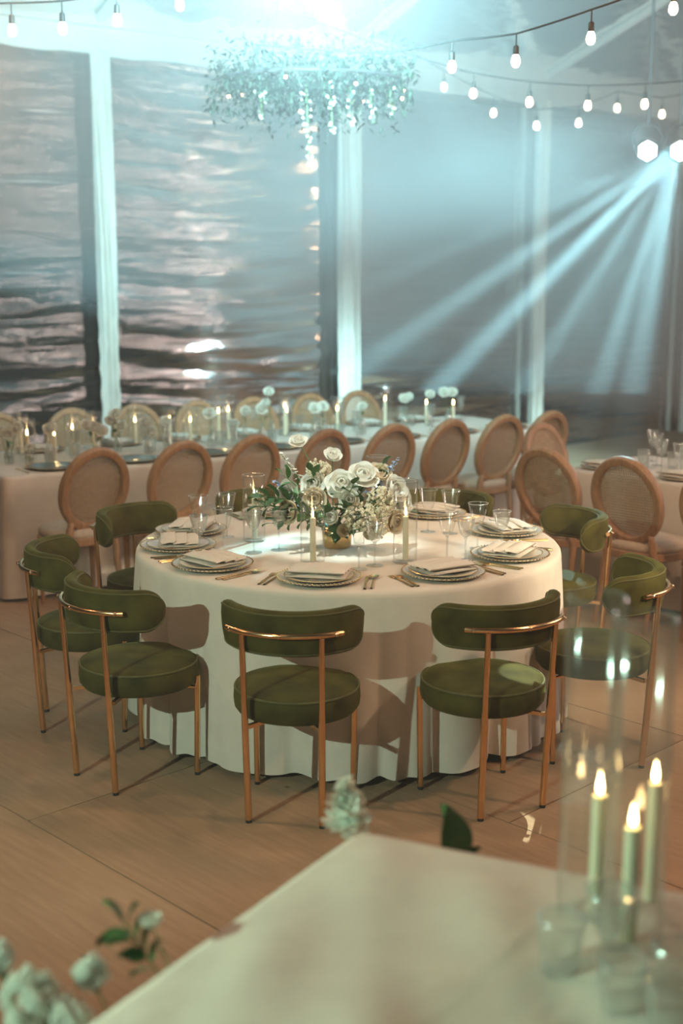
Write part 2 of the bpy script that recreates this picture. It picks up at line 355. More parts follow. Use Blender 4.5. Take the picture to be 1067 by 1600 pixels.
# clear vinyl wall in bays between the posts
POSTS = [4.89, 7.56, 10.23, 12.90, 15.57]
WU = [2.22 - 2.67] + [2.22] + POSTS
EAVE = 3.84
wall = bpy.data.objects.new('wall_back', None); C.objects.link(wall); struct(wall); wall.rotation_euler = (0, 0, TH)
for b in range(len(WU) - 1):
    u0, u1 = WU[b], WU[b + 1]; nu, nz = 44, 130; P = []
    amp = 0.030 if u0 < 4.9 else 0.010
    for i in range(nu + 1):
        s = i / nu; u = lerp(u0, u1, s); col = []
        for j in range(nz + 1):
            z = 3.9 * j / nz
            sag = 0.10 * (1 - (2*s - 1)**2)
            zz = z + sag
            w = (mnoise.noise((u * 0.55, zz * 6.5, b * 3.1)) + 0.6 * mnoise.noise((u * 0.9 + 7, zz * 14.0, b)) + 0.25 * mnoise.noise((u * 3, zz * 25.0, b + 9)))
            low = 1.0 if u0 < 6 else 0.7
            fade = min(1, s * 8, (1 - s) * 8) * 0.6 + 0.4
            col.append((u, NW + 0.05 + amp * w * fade * (1.25 - 0.2 * z) * low, z))
        P.append(col)
    MB().grid(P).build('panel', M['vinyl'], wall, angle=180)
# sloping clear roof
roof = bpy.data.objects.new('ceiling', None); C.objects.link(roof); struct(roof); roof.rotation_euler = (0, 0, TH)
for b in range(len(WU) - 1):
    u0, u1 = WU[b], WU[b + 1]; P = []
    for i in range(25):
        u = lerp(u0, u1, i / 24); s = i / 24
        P.append([(u, lerp(NW - 0.02, 3.2, j / 40), lerp(4.12, 6.5, j / 40) - 0.06 * (1 - (2*s-1)**2) + 0.015 * mnoise.noise((u * 1.7, j * 0.35, 2))) for j in range(41)])
    MB().grid(P).build('roof_panel', M['vinyl_roof'], roof, angle=180)
    if b:
        MB().tube([(u0, NW - 0.02, 4.10), (u0, 3.2, 6.47)], 0.05, 8).build('rafter', M['valance'], roof)
# eave: beam with a fabric valance below
tr = struct(bpy.data.objects.new('trim_5', None)); C.objects.link(tr); tr.rotation_euler = (0, 0, TH)
MB().box(-0.5, 15.7, NW - 0.16, NW + 0.04, 4.07, 4.22).build('eave_beam', M['valance'], tr, False)
P = []
for i in range(400):
    u = lerp(-0.5, 15.7, i / 399); w = 0.012 * sin(u * 9) + 0.01 * sin(u * 23 + 1)
    P.append([(u, NW - 0.10 + w * (1 - t) , lerp(EAVE + 0.008 * sin(u * 7), 4.08, t)) for t in (0, 0.5, 1)])
MB().grid(P).build('valance', M['valance'], tr)
# draped posts
for k, u in enumerate(POSTS[:4]):
    p = struct(bpy.data.objects.new('trim_%d' % (k + 1), None)); C.objects.link(p); p.location = T(u, NW - 0.12); p.rotation_euler = (0, 0, TH)
    hw = [0.098, 0.145, 0.085, 0.10][k]
    MB().box(-0.045, 0.045, 0.02, 0.10, 0, 4.05).build('post', M['valance'], p, False)
    def strip(x0, x1, ph, d, ruff):
        P = []
        for j in range(121):
            z = 0.02 + 3.86 * j / 120; row = []
            rf = ruff * max(0.15, 1 - z / 2.6)
            e0 = rf * sin(z * 26 + ph) ; e1 = rf * sin(z * 23 + ph * 2 + 1)
            for i in range(9):
                s = i / 8
                row.append((lerp(x0 + e0, x1 + e1, s), -d * sin(pi * s) - 0.012 * sin(6 * s + z * 2 + ph) - rf * 0.6 * sin(z * 31 + 5 * s + ph), z))
            P.append(row)
        return MB().grid(P).build('drape', M['drape'], p, angle=180)
    if k == 1:
        strip(-hw, -0.055, 0.4, 0.03, 0.003); strip(0.055, hw, 2.1, 0.03, 0.003); strip(-0.06, 0.06, 1.2, 0.0, 0.003)
    elif k == 0:
        strip(-hw, -0.028, 0.4, 0.04, 0.009); strip(-0.032, 0.030, 1.7, 0.045, 0.006); strip(0.026, hw, 3.1, 0.04, 0.009)
    else:
        strip(-hw, 0.004, 0.4, 0.04, 0.006); strip(-0.004, hw, 2.6, 0.04, 0.006)
# stage haze filling the tent
def haze(name, dens, prof, label, lift=None):
    """a haze layer: its outline (n, z) drawn out along the tent; lift raises the underside at the tent's draped end"""
    hz, nt, out = newmat(name)
    vs = N(nt, 'ShaderNodeVolumeScatter'); vs.inputs['Density'].default_value = dens; vs.inputs['Anisotropy'].default_value = 0.1
    vs.inputs[0].default_value = (0.93, 0.97, 1.0, 1); nt.links.new(vs.outputs[0], out.inputs['Volume'])
    us = [-0.4, 15.4] if not lift else [-0.4, 2.5, 7.5, 15.4]
    hb = MB(); k = len(prof); P = []
    for i, u in enumerate(us):
        dz = lift if lift and i < 2 else 0
        P.append([(u, n, z + (dz if z < 1.5 else 0)) for n, z in prof])
    hb.grid(P, False, True); hb.f += [tuple(range(k)), tuple(range((len(us) - 1) * k, len(us) * k))[::-1]]
    ho = hb.build(name, hz, None, False); ho.rotation_euler = (0, 0, TH); tag(ho, label, 'haze', None, 'stuff')
haze('stage_haze', HAZE, [(-4.0, 0.02), (NW - 0.25, 0.02), (NW - 0.25, 3.98), (3.0, 6.3), (-4.0, 6.3)], 'thin stage haze drifting through the whole tent')
haze('upper_haze', HAZE_TOP, [(5.2, 0.86), (NW - 0.26, 0.86), (NW - 0.26, 3.97), (5.2, 5.46)], 'thicker bluish haze hanging above the tables', 1.25)

# ================================================================== green velvet chairs
def make_green_chair():
    t = thing('velvet_chair', 'green velvet chair', 'chair')
    # seat cushion
    pr = [(0.0, 0.365), (0.19, 0.365), (0.218, 0.371), (0.230, 0.388), (0.233, 0.415), (0.231, 0.444), (0.224, 0.458), (0.205, 0.468), (0.15, 0.476), (0.0, 0.480)]
    seat = MB().lathe([(max(r, 1e-4), z) for r, z in pr], 48, (0, 0.02, 0)).build('seat', M['velvet'], t)
    pts = [(0.2275*cos(2*pi*k/48), 0.02 + 0.2275*sin(2*pi*k/48), 0.456) for k in range(49)]
    MB().tube(pts, 0.0045, 6).build('piping', M['velvet_edge_sheen'], seat)
    # wrap-around backrest
    Rm, L, r0 = 0.252, 0.338, 0.083
    P = []; n = 44; pip = [[], [], [], []]
    for i in range(n + 1):
        s = L * sin(pi / 2 * (2 * i / n - 1)); a = abs(s)
        h = r0 if a < L - r0 else sqrt(max(r0**2 - (a - (L - r0))**2, 1e-7))
        th = 0.030 * sqrt(max(1 - (a / L)**8, 1e-4)); ring = []
        ang = s / Rm
        for k in range(20):
            q = 2 * pi * k / 20; cq, sq = cos(q), sin(q)
            dr = th * abs(cq)**0.6 * (1 if cq > 0 else -1); dz = h * abs(sq)**0.75 * (1 if sq > 0 else -1)
            rr = Rm + dr + 0.02 * dz / r0 * 0.3
            ring.append((rr * sin(ang), 0.03 - rr * cos(ang), 0.712 + dz))
        P.append(ring)
        for w, q in ((0, 3), (1, 7), (2, 13), (3, 17)): pip[w].append(tuple(ring[q]))
    back = MB().grid(P, False, True).build('backrest', M['velvet'], t, angle=80)
    for w in (0, 1):
        MB().tube(pip[w] + pip[3 - w][::-1] + pip[w][:1], 0.0036, 6, False).build('piping', M['velvet_edge_sheen'], back)
    # gold rail behind it, with three bolts
    rail = [(0.297 * sin(radians(g)), 0.03 - 0.297 * cos(radians(g)), 0.716) for g in range(-44, 45, 4)]
    MB().tube(rail, [0.0105] * len(rail), 10).build('rail', M['brass'], t)
    for g in (-38, 0, 38):
        a = radians(g); c = (0.308 * sin(a), 0.03 - 0.308 * cos(a), 0.717)
        MB().ball(c, 0.0085, 0.0085, 0.0085, 10, 8).build('bolt', M['bolt'], t)
    for sx in (-1, 1):
        lg = MB().tube([(sx*0.134, -0.195, 0.012), (sx*0.1375, -0.213, 0.36), (sx*0.1385, -0.218, 0.46), (sx*0.141, -0.231, 0.708)], [0.0125, 0.0125, 0.0108, 0.0105], 10).build('leg', M['brass'], t)
        MB().tube([(sx*0.134, -0.195, 0.0), (sx*0.134, -0.195, 0.014)], 0.0115, 10).build('foot_cap', M['rubber'], lg)
        lg = MB().tube([(sx*0.187, 0.150, 0.012), (sx*0.190, 0.158, 0.405)], 0.0115, 10).build('leg', M['brass'], t)
        MB().tube([(sx*0.187, 0.150, 0.0), (sx*0.187, 0.150, 0.014)], 0.0105, 10).build('foot_cap', M['rubber'], lg)
        MB().box(-0.008, 0.008, -0.235, 0.01, 0.352, 0.366).tf(Matrix.Translation((sx*0.0, 0.0, 0)) @ Matrix.Rotation(sx*0.6, 4, 'Z')).build('seat_bracket', M['brass'], t, False)
        MB().tube([(0, 0, 0.359), (sx*0.188, 0.153, 0.359)], 0.007, 6).build('seat_bracket', M['brass'], t)
    return t
TC = (0.03, 5.50)                   # the round table's centre
green = Maker(make_green_chair())
GC = [(-10, 1.13, 0, 'green velvet chair squarely from behind at six o\'clock, its gold rail fully in view'),
      (26, 1.15, 0, 'green velvet chair with a bright patch of light on its seat, five o\'clock'),
      (60, 1.17, 14, 'green velvet chair at four o\'clock, standing behind the tall near glass cylinders'),
      (118, 1.15, -14, 'green velvet chair at two o\'clock, its brightly lit inner back facing us'),
      (154, 1.15, 0, 'green velvet chair at one o\'clock, only its top edge showing behind the goblets'),
      (-158, 1.15, 0, 'green velvet chair at eleven o\'clock, mostly hidden behind flowers and glass cylinder'),
      (-122, 1.16, 0, 'green velvet chair at ten o\'clock, partly hidden behind the white cloth'),
      (-80, 1.16, 0, 'dark green velvet chair at nine o\'clock, seen from its side, seat in shadow'),
      (-46, 1.16, 0, 'green velvet chair at half past seven, turned three-quarters, on the greenish floor')]
CLK = ['six', 'five', 'four', 'two', 'one', 'eleven', 'ten', 'nine', 'half past seven']
for a, r, da, lab in GC:
    a = radians(a)
    green((TC[0] + r * sin(a), TC[1] - r * cos(a), 0), a + radians(da), lab, 'green velvet chairs round the table')

# ================================================================== cane-backed oval chairs
def make_oval_chair():
    t = thing('cane_back_chair', 'oval cane-back chair', 'chair')
    TI = radians(16); c0 = Vector((0, -0.215, 0.718))
    def tilt(x, y, z):              # x across, z up the back, y through it
        return (c0.x + x, c0.y + y * cos(TI) - z * sin(TI), c0.z + z * cos(TI) + y * sin(TI))
    A, B = 0.200, 0.236
    P = []
    for k in range(48):
        q = 2 * pi * k / 48; cx, cz = A * cos(q), B * sin(q); nx, nz = cos(q) / A, sin(q) / B; l = sqrt(nx*nx + nz*nz); nx /= l; nz /= l
        ring = []
        for (d, y) in [(-0.025, -0.014), (-0.019, -0.024), (0.0, -0.028), (0.019, -0.024), (0.026, -0.012), (0.026, 0.014), (0.019, 0.026), (0.0, 0.030), (-0.019, 0.026), (-0.025, 0.016)]:
            ring.append(tilt(cx + nx * d, y, cz + nz * d))
        P.append(ring)
    MB().grid(P, True, True).build('oval_frame', M['wood'], t, angle=35)
    a, b = A - 0.024, B - 0.024
    for y, nn in ((0.022, 26), (0.004, 26)):
        mb = MB()
        for i in range(1, nn):
            x = -a + 2 * a * i / nn; h = b * sqrt(1 - (x / a)**2); w = 0.0027
            mb.add([tilt(x - w, y, -h), tilt(x + w, y, -h), tilt(x + w, y, h), tilt(x - w, y, h)], [(0, 1, 2, 3)])
            z = -b + 2 * b * i / nn; g = a * sqrt(1 - (z / b)**2)
            mb.add([tilt(-g, y + 0.0015, z - w), tilt(g, y + 0.0015, z - w), tilt(g, y + 0.0015, z + w), tilt(-g, y + 0.0015, z + w)], [(0, 1, 2, 3)])
        mb.build('cane_panel', M['cane'], t, False, stuff=True)
    # seat: rail and domed cushion with a rounded outline
    def outline(rx, ryf, ryb, z, n=40):
        o = []
        for k in range(n):
            q = 2 * pi * k / n; cq, sq = cos(q), sin(q)
            ex = 0.75
            x = rx * abs(cq)**ex * (1 if cq > 0 else -1) * (1 - 0.10 * (1 if sq < 0 else 0) * abs(sq)); y = (ryf if sq > 0 else ryb) * abs(sq)**ex * (1 if sq > 0 else -1)
            o.append((x, y - 0.005, z))
        return o
    P = [outline(rx, rf, rb, z) for rx, rf, rb, z in ((0.02, 0.02, 0.02, 0.385), (0.222, 0.20, 0.19, 0.385), (0.23, 0.208, 0.198, 0.392), (0.23, 0.208, 0.198, 0.425), (0.222, 0.20, 0.19, 0.432), (0.02, 0.02, 0.02, 0.432))]
    MB().grid(P, False, True).build('seat_frame', M['wood'], t, angle=35)
    P = [outline(rx, rf, rb, z) for rx, rf, rb, z in ((0.21, 0.19, 0.18, 0.43), (0.223, 0.20, 0.19, 0.445), (0.222, 0.20, 0.19, 0.465), (0.205, 0.184, 0.175, 0.486), (0.15, 0.135, 0.13, 0.498), (0.01, 0.01, 0.01, 0.503))]
    MB().grid(P, False, True).build('seat_cushion', M['seatcloth'], t, angle=60)
    for sx in (-1, 1):
        # turned front leg
        pr = [(0.011, 0), (0.013, 0.02), (0.011, 0.03), (0.015, 0.10), (0.021, 0.30), (0.017, 0.315), (0.025, 0.325), (0.025, 0.335), (0.019, 0.345), (0.026, 0.355), (0.026, 0.39)]
        MB().lathe(pr, 14, (sx * 0.172, 0.145, 0), True).build('leg', M['wood'], t)
        # raked rear leg
        MB().tube([(sx*0.165, -0.245, 0.0), (sx*0.160, -0.185, 0.22), (sx*0.155, -0.165, 0.40), (sx*0.150, -0.178, 0.50)], [0.013, 0.018, 0.021, 0.019], 10).build('leg', M['wood'], t)
        # stile from rear rail to the oval
        MB().tube([(sx*0.150, -0.172, 0.43), (sx*0.143, -0.182, 0.52), tilt(sx*0.128, 0, -0.185), tilt(sx*0.135, 0, -0.155)], [0.021, 0.019, 0.020, 0.018], 10).build('stile', M['wood'], t)
    return t
oval = Maker(make_oval_chair())
ORD = ['first', 'second', 'third', 'fourth', 'fifth', 'sixth', 'seventh', 'eighth', 'ninth', 'tenth', 'eleventh', 'twelfth', 'thirteenth', 'fourteenth', 'fifteenth', 'sixteenth', 'seventeenth', 'eighteenth', 'nineteenth', 'twentieth']
NU = [2.96, 3.52, 4.01, 4.56, 5.11, 5.60, 6.12, 6.57]
extra = ['beside the long table\'s draped end', 'above the ten o\'clock green chair', 'just past the second one', 'behind the white centrepiece', 'pale in the light haze', 'behind the goblets', 'with its whole seat in view', 'half behind a rim-lit chair']
for i, u in enumerate(NU):
    oval(T(u, 6.90), TH + radians(5) + random.uniform(-0.04, 0.04), 'oval cane-back chair, %s along the near side, %s' % (ORD[i], extra[i]), 'oval chairs along the near side of the long table')
FU = [3.21, 3.77, 4.31, 4.84, 5.38, 5.95, 6.45]
extra = ['cut by the picture edge', 'behind the flickering cylinders', 'close by the draped post', 'behind the wide pair of cylinders', 'behind white roses', 'dim in the haze', 'palest in the light beam']
for i, u in enumerate(FU):
    oval(T(u, 8.59), TH + pi + random.uniform(-0.05, 0.05), 'oval chair on the wall side, %s along, %s' % (ORD[i], extra[i]), 'oval chairs along the far side of the long table')
G = 'oval chairs round the glass-laden table'
oval(R(-4.29, 6.10), RH, 'oval cane-back chair with a rim-lit edge, standing behind the two o\'clock chair, haze crossing it', G)
oval(R(-3.757, 6.10), RH, 'oval cane-back chair with see-through cane, squarely at the glass-laden table', G)
oval(R(-3.2, 6.10), RH, 'oval cane-back chair mostly cut off by the picture edge', G)
oval(R(-4.80, 6.85), RH - pi/2, 'pale pink-lit oval chair at the head of the glass-laden table', G)
oval(R(-4.05, 7.72), RH + pi, 'shadowed oval chair on the far side of the glass-laden table, beside the tall cylinder', G)

# ================================================================== tables and cloths
def round_cloth():
    t = thing('round_table', 'round dining table under a floor-length ivory linen cloth', 'table', (TC[0], TC[1], 0))
    nth = 400; rings = [0.0005, 0.2, 0.4, 0.6, 0.75, 0.86, 0.915]; P = []
    rnd = random.Random(3)
    ph = [rnd.uniform(0, 6.28) for _ in range(6)]
    def fold(th):
        w = th + 0.10 * sin(3 * th + ph[0]) + 0.05 * sin(7 * th + ph[1])
        f = 2 * abs(sin(8.5 * w + ph[2])) ** 0.7 - 1
        g = 2 * abs(sin(13 * w + ph[3])) ** 0.8 - 1
        m = 0.5 + 0.5 * sin(2 * th + ph[4])
        return 0.75 * f * (1 - 0.5 * m) + 0.6 * g * m
    def gap(th):
        return 0.5 + 0.5 * sin(3 * th + ph[4])
    for r in rings:
        P.append([(r * cos(2*pi*k/nth), r * sin(2*pi*k/nth), 0.762 + 0.0015 * mnoise.noise((r * 6 * cos(2*pi*k/nth), r * 6 * sin(2*pi*k/nth), 1))) for k in range(nth)])
    for (rr, zz) in ((0.930, 0.758), (0.938, 0.748), (0.941, 0.735)):
        P.append([(rr * cos(2*pi*k/nth), rr * sin(2*pi*k/nth), zz) for k in range(nth)])
    nz = 26
    for j in range(1, nz + 1):
        s = j / nz; row = []
        for k in range(nth):
            th = 2 * pi * k / nth
            hem = 0.014 + 0.018 * (1 + mnoise.noise((cos(th) * 2.2, sin(th) * 2.2, 4))) + 0.008 * sin(41 * th + 2 * sin(5 * th)) * (0.6 + 0.4 * sin(7 * th))
            z = lerp(0.735, hem, s)
            f = fold(th)
            am = 0.050 * (s ** 0.9)
            r = 0.941 + 0.015 * s + am * f + 0.006 * s * mnoise.noise((th * 3, z * 4, 5))
            row.append((r * cos(th), r * sin(th), z))
        P.append(row)
    MB().grid(P, False, True).build('tablecloth', M['linen'], t, angle=180)
    MB().lathe([(0.0005, 0.755), (0.92, 0.755), (0.92, 0.728), (0.0005, 0.728)], 64).build('tabletop', M['wood'], t)
    return t
round_cloth()
def long_table(u0, u1, n0, n1, X, label, hemz=0.01, seed=1, skew=0.0):
    """rectangular table in floor-length cloth; X maps (u, n, z) to world"""
    cu, cn = (u0 + u1) / 2, (n0 + n1) / 2; hu, hn = (u1 - u0) / 2, (n1 - n0) / 2
    org = Vector(X(cu, cn)); e = (Vector(X(cu + 1, cn)) - org); rz = math.atan2(e.y, e.x)
    t = thing('banquet_table', label, 'table', org, rz)
    rc = 0.05
    def per(off, z, wob, ph):
        o = []
        seq = []
        step = 0.03
        for (ax, ay, bx, by, cx_, cy_, a0) in ((-hu + rc, -hn, hu - rc, -hn, hu - rc, -hn + rc, -pi/2), (hu, -hn + rc, hu, hn - rc, hu - rc, hn - rc, 0), (hu - rc, hn, -hu + rc, hn, -hu + rc, hn - rc, pi/2), (-hu, hn - rc, -hu, -hn + rc, -hu + rc, -hn + rc, pi)):
            L = math.dist((ax, ay), (bx, by)); m = int(L / step)
            nx, ny = (cos(a0), sin(a0))
            for i in range(m): seq.append((lerp(ax, bx, i/m), lerp(ay, by, i/m), nx, ny))
            for i in range(7):
                a = a0 + (pi/2) * i / 7; seq.append((cx_ + rc*cos(a), cy_ + rc*sin(a), cos(a), sin(a)))
        for i, (x, y, nx, ny) in enumerate(seq):
            s = i * step
            f = wob * (mnoise.noise((s * 1.6, ph, seed)) + 0.7 * mnoise.noise((s * 4.1, ph + 3, seed)))
            o.append((x + nx * (off + f), y + ny * (off + f), z + (0.010 * mnoise.noise((s * 3, 1, seed)) if z < 0.1 else 0)))
        return o
    P = [per(-0.03, 0.762, 0, 0), per(-0.008, 0.760, 0, 0), per(0.0, 0.750, 0, 0), per(0.004, 0.735, 0, 0)]
    for j in range(1, 15):
        s = j / 14; P.append(per(0.004 + 0.035 * s, lerp(0.735, hemz + 0.012, s), 0.028 * s**0.8, 0))
    mb = MB().grid(P, False, True); n = len(P[0])
    # top: a fine sheet with soft creases
    g = []; nu = max(8, int(2*hu/0.04)); nv = max(6, int(2*hn/0.04))
    for i in range(nu + 1):
        row = []
        for j in range(nv + 1):
            x = lerp(-hu + 0.02, hu - 0.02, i/nu); y = lerp(-hn + 0.02, hn - 0.02, j/nv); ed = min(1, i/3, (nu-i)/3, j/3, (nv-j)/3)
            row.append((x, y, 0.7615 + ed * crease * abs(mnoise.noise((x * 4.2 + y * 2.6, y * 1.3 - x * 0.7, seed + 0.5))) + ed * 0.002))
        g.append(row)
    mb.grid(g)
    mb.v = [(x + skew * (hn - y), y, z) for x, y, z in mb.v]
    mb.build('tablecloth', M['linen'], t, angle=180)
    if not skew: MB().box(-hu + 0.03, hu - 0.03, -hn + 0.03, hn - 0.03, 0.725, 0.75).build('tabletop', M['wood'], t, False)
    return t
crease = 0.003
long_table(2.62, 7.15, 7.16, 8.32, T, 'long candlelit table under an ivory cloth, running beside the clear wall')
long_table(-4.55, -1.9, 6.37, 7.30, R, 'cloth-covered table crowded with sparkling glasses, cut by the picture edge', seed=5)
crease = 0.060
FX = (0.912, -0.41)
def FG(a, b, z=0.0):                # near table: corner at its far end, a along the right-going edge, b along the other
    return (0.035 + FX[0] * a - 0.41 * b, 2.50 - 0.41 * a - 0.912 * b, z)
def FGm(u, n, z=0.0): return FG(u, -n, z)
long_table(0.0, 1.9, -1.7, 0.0, FGm, 'blurred ivory-clothed table close to us, its corner pointing at the round table', seed=9, skew=-0.13)
crease = 0.003

# ================================================================== tableware
def make_setting_meshes():
    D = {}
    sc = []
    # scalloped beaded charger
    P = []
    for r, z in [(0.0005, 0.0), (0.09, 0.0), (0.10, 0.004), (0.15, 0.012), (0.163, 0.015)]:
        P.append([(r * (1 + (0.012 * abs(sin(12 * 2*pi*k/96)) if r > 0.14 else 0)) * cos(2*pi*k/96), r * (1 + (0.012 * abs(sin(12 * 2*pi*k/96)) if r > 0.14 else 0)) * sin(2*pi*k/96), z + 0.003) for k in range(96)])
    for r, z in [(0.163, 0.013), (0.15, 0.009), (0.10, 0.0), (0.0005, 0.0)]:
        P.append([(r * cos(2*pi*k/96), r * sin(2*pi*k/96), z) for k in range(96)])
    D['charger'] = MB().grid(P, False, True)
    b = MB()
    for k in range(60):
        a = 2*pi*k/60; b.ball((0.164*cos(a), 0.164*sin(a), 0.017), 0.0042, u=6, v=4)
    D['beads'] = b
    D['plate'] = MB().lathe([(0.0005, 0.003), (0.085, 0.003), (0.095, 0.006), (0.135, 0.015), (0.137, 0.014), (0.135, 0.011), (0.095, 0.001), (0.08, 0.0), (0.0005, 0.0)], 64)
    D['rim'] = MB().lathe([(0.1345, 0.0158), (0.138, 0.0150), (0.1375, 0.0135)], 64)
    return D
SM = make_setting_meshes()
def make_charger(mat):
    t = thing('charger_plate', 'charger', 'plate'); SM['charger'].build('dish', mat, t, angle=60)
    SM['beads'].build('bead_rim', M['gold'], t, stuff=True); return t
def make_plate(mat):
    t = thing('dinner_plate', 'plate', 'plate'); SM['plate'].build('dish', mat, t, angle=60); SM['rim'].build('gold_rim', M['gold'], t); return t
def make_napkin():
    t = thing('folded_napkin', 'napkin', 'napkin')
    def slab(x0, x1, y0, y1, z0, z1, tiltx=0.0):
        P = []; n = 10
        for i in range(n + 1):
            s = i / n; x = lerp(x0, x1, s); bul = sin(pi * s) ** 0.5
            P.append([(x, y0, z0), (x, y0 - 0.002, (z0+z1)/2), (x, y0 + 0.004, lerp(z0, z1, bul)), (x, (y0+y1)/2, lerp(z0, z1, bul) + 0.002), (x, y1 - 0.004, lerp(z0, z1, bul)), (x, y1 + 0.002, (z0+z1)/2), (x, y1, z0)])
        return P
    MB().grid(slab(-0.115, 0.115, -0.08, 0.08, 0, 0.010), False, True).build('cloth', M['napkin'], t, angle=50)
    for k in range(3):
        y0 = -0.074 + 0.050 * k
        q = MB().grid(slab(-0.112, 0.112, 0, 0.060, 0, 0.014), False, True).tf(Matrix.Translation((0, y0, 0.0085 + 0.0035 * (2 - k))) @ Matrix.Rotation(radians(5), 4, 'X'))
        f = q.build('pleat', M['napkin'], t, angle=50)
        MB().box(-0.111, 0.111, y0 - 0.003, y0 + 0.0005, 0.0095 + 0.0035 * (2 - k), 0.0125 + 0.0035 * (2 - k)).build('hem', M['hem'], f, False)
    return t
def bar(w0, w1, t0, y0, y1, z=0.0):
    """flat tapering handle along y"""
    return MB().grid([[(-lerp(w0, w1, s), lerp(y0, y1, s), z), (-lerp(w0, w1, s) * 0.7, lerp(y0, y1, s), z + t0), (lerp(w0, w1, s) * 0.7, lerp(y0, y1, s), z + t0), (lerp(w0, w1, s), lerp(y0, y1, s), z)] for s in [i / 6 for i in range(7)]], False, True)
def make_fork():
    t = thing('fork', 'fork', 'cutlery')
    bar(0.0055, 0.0028, 0.004, -0.10, 0.035).build('handle', M['gold'], t)
    h = bar(0.003, 0.011, 0.003, 0.033, 0.062)
    for k in range(4):
        x = -0.0095 + 0.0063 * k; h.join(bar(0.0021, 0.0012, 0.002, 0.060, 0.100), Matrix.Translation((x, 0, 0)))
    h.build('tines', M['gold'], t); return t
def make_knife():
    t = thing('knife', 'knife', 'cutlery')
    bar(0.0060, 0.0045, 0.005, -0.11, 0.0).build('handle', M['gold'], t)
    MB().grid([[(-0.004, y, 0), (-0.004, y, 0.002), (-0.004 + w, y, 0.0012), (-0.004 + w, y, 0)] for y, w in ((-0.002, 0.008), (0.02, 0.012), (0.06, 0.014), (0.09, 0.011), (0.108, 0.002))], False, True).build('blade', M['gold'], t); return t
def make_spoon():
    t = thing('spoon', 'spoon', 'cutlery')
    bar(0.0055, 0.0028, 0.004, -0.10, 0.05).build('handle', M['gold'], t)
    P = []
    for i in range(6):
        s = i / 5; P.append([(0.020 * s * cos(2*pi*k/18), 0.075 + 0.029 * s * sin(2*pi*k/18), 0.0015 + 0.007 * s * s) for k in range(18)])
    MB().grid([[(p[0] + 1e-5*cos(k), p[1] + 1e-5*sin(k), p[2]) for k, p in enumerate(r)] for r in P], False, True).build('bowl', M['gold'], t); return t
def make_goblet(h=0.185, r=0.043, bowl=0.095, flut=0, mat='glass', name='stem_glass'):
    t = thing(name, 'glass', 'glass'); w = 0.0022; zb = h - bowl; seg = 36
    pr = [(0.0005, zb + 0.004), (0.010, zb + 0.006), (0.022, zb + 0.016), (r * 0.72, zb + bowl * 0.45), (r, h), (r - w, h), (r * 0.72 - w, zb + bowl * 0.46), (0.020, zb + 0.021), (0.0005, zb + 0.013)]
    P = []
    for q, (rr, z) in enumerate(pr):
        P.append([((rr * (1 + (0.02 * cos(flut * 2*pi*k/seg) if flut and 1 < q < 4 else 0))) * cos(2*pi*k/seg), (rr * (1 + (0.02 * cos(flut * 2*pi*k/seg) if flut and 1 < q < 4 else 0))) * sin(2*pi*k/seg), z) for k in range(seg)])
    MB().grid(P, False, True).build('bowl', M[mat], t, angle=60)
    MB().tube([((r - w/2) * cos(2*pi*k/36), (r - w/2) * sin(2*pi*k/36), h) for k in range(37)], 0.0016, 6, False).build('rim', M['rim_glass'], t)
    MB().lathe([(0.0055, 0.005), (0.004, 0.015), (0.0036, zb * 0.6), (0.0042, zb - 0.006), (0.008, zb - 0.001), (0.005, zb + 0.004)], 12, cap=True).build('stem', M['crystal'], t)
    MB().lathe([(0.0005, 0.0), (0.034, 0.0), (0.035, 0.0015), (0.020, 0.0035), (0.006, 0.007), (0.0005, 0.007)], 32).build('foot', M[mat], t)
    return t
def make_tumbler(h=0.10, r=0.038):
    t = thing('tumbler', 'tumbler', 'glass'); seg = 36; P = []
    pr = [(0.0005, 0.0), (r * 0.78, 0.0), (r * 0.80, 0.004), (r, h), (r - 0.0025, h), (r * 0.78, 0.012), (0.0005, 0.010)]
    for q, (rr, z) in enumerate(pr):
        P.append([(rr * (1 + (0.03 * cos(12 * 2*pi*k/seg) if q in (1, 2) else 0)) * cos(2*pi*k/seg), rr * (1 + (0.03 * cos(12 * 2*pi*k/seg) if q in (1, 2) else 0)) * sin(2*pi*k/seg), z) for k in range(seg)])
    MB().grid(P, False, True).build('body', M['crystal'], t, angle=50)
    MB().tube([((r - 0.0012) * cos(2*pi*k/36), (r - 0.0012) * sin(2*pi*k/36), h) for k in range(37)], 0.002, 6, False).build('rim', M['rim_glass'], t); return t
def make_hurricane(h=0.30, r=0.05, mat='glass'):
    t = thing('hurricane_glass', 'hurricane', 'candle holder'); w = 0.003
    MB().lathe([(0.0005, 0.0), (r - 0.004, 0.0), (r, 0.004), (r, h - 0.002), (r - w * 0.5, h), (r - w, h - 0.002), (r - w, 0.016), (r - w - 0.005, 0.013), (0.0005, 0.012)], 40).build('cylinder', M[mat], t, angle=50)
    MB().lathe([(r + 0.0003, h - 0.003), (r - w * 0.5, h + 0.0006), (r - w - 0.0003, h - 0.003)], 40).build('rim', M['rim_glass'], t)
    return t
def make_candle(h=0.18, r=0.0125):
    t = thing('taper_candle', 'candle', 'candle')
    MB().lathe([(0.0005, 0.0), (r * 0.95, 0.0), (r, 0.004), (r * 0.93, h - 0.006), (r * 0.8, h), (r * 0.4, h - 0.002), (0.0005, h - 0.003)], 20).build('wax', M['wax'], t)
    MB().tube([(0, 0, h - 0.004), (0.0005, 0, h + 0.007)], 0.0009, 6).build('wick', M['wick'], t)
    MB().lathe([(0.0003, h + 0.002), (0.0035, h + 0.007), (0.0050, h + 0.013), (0.0042, h + 0.021), (0.0022, h + 0.031), (0.0003, h + 0.042)], 12).build('flame', M['flame'], t)
    return t
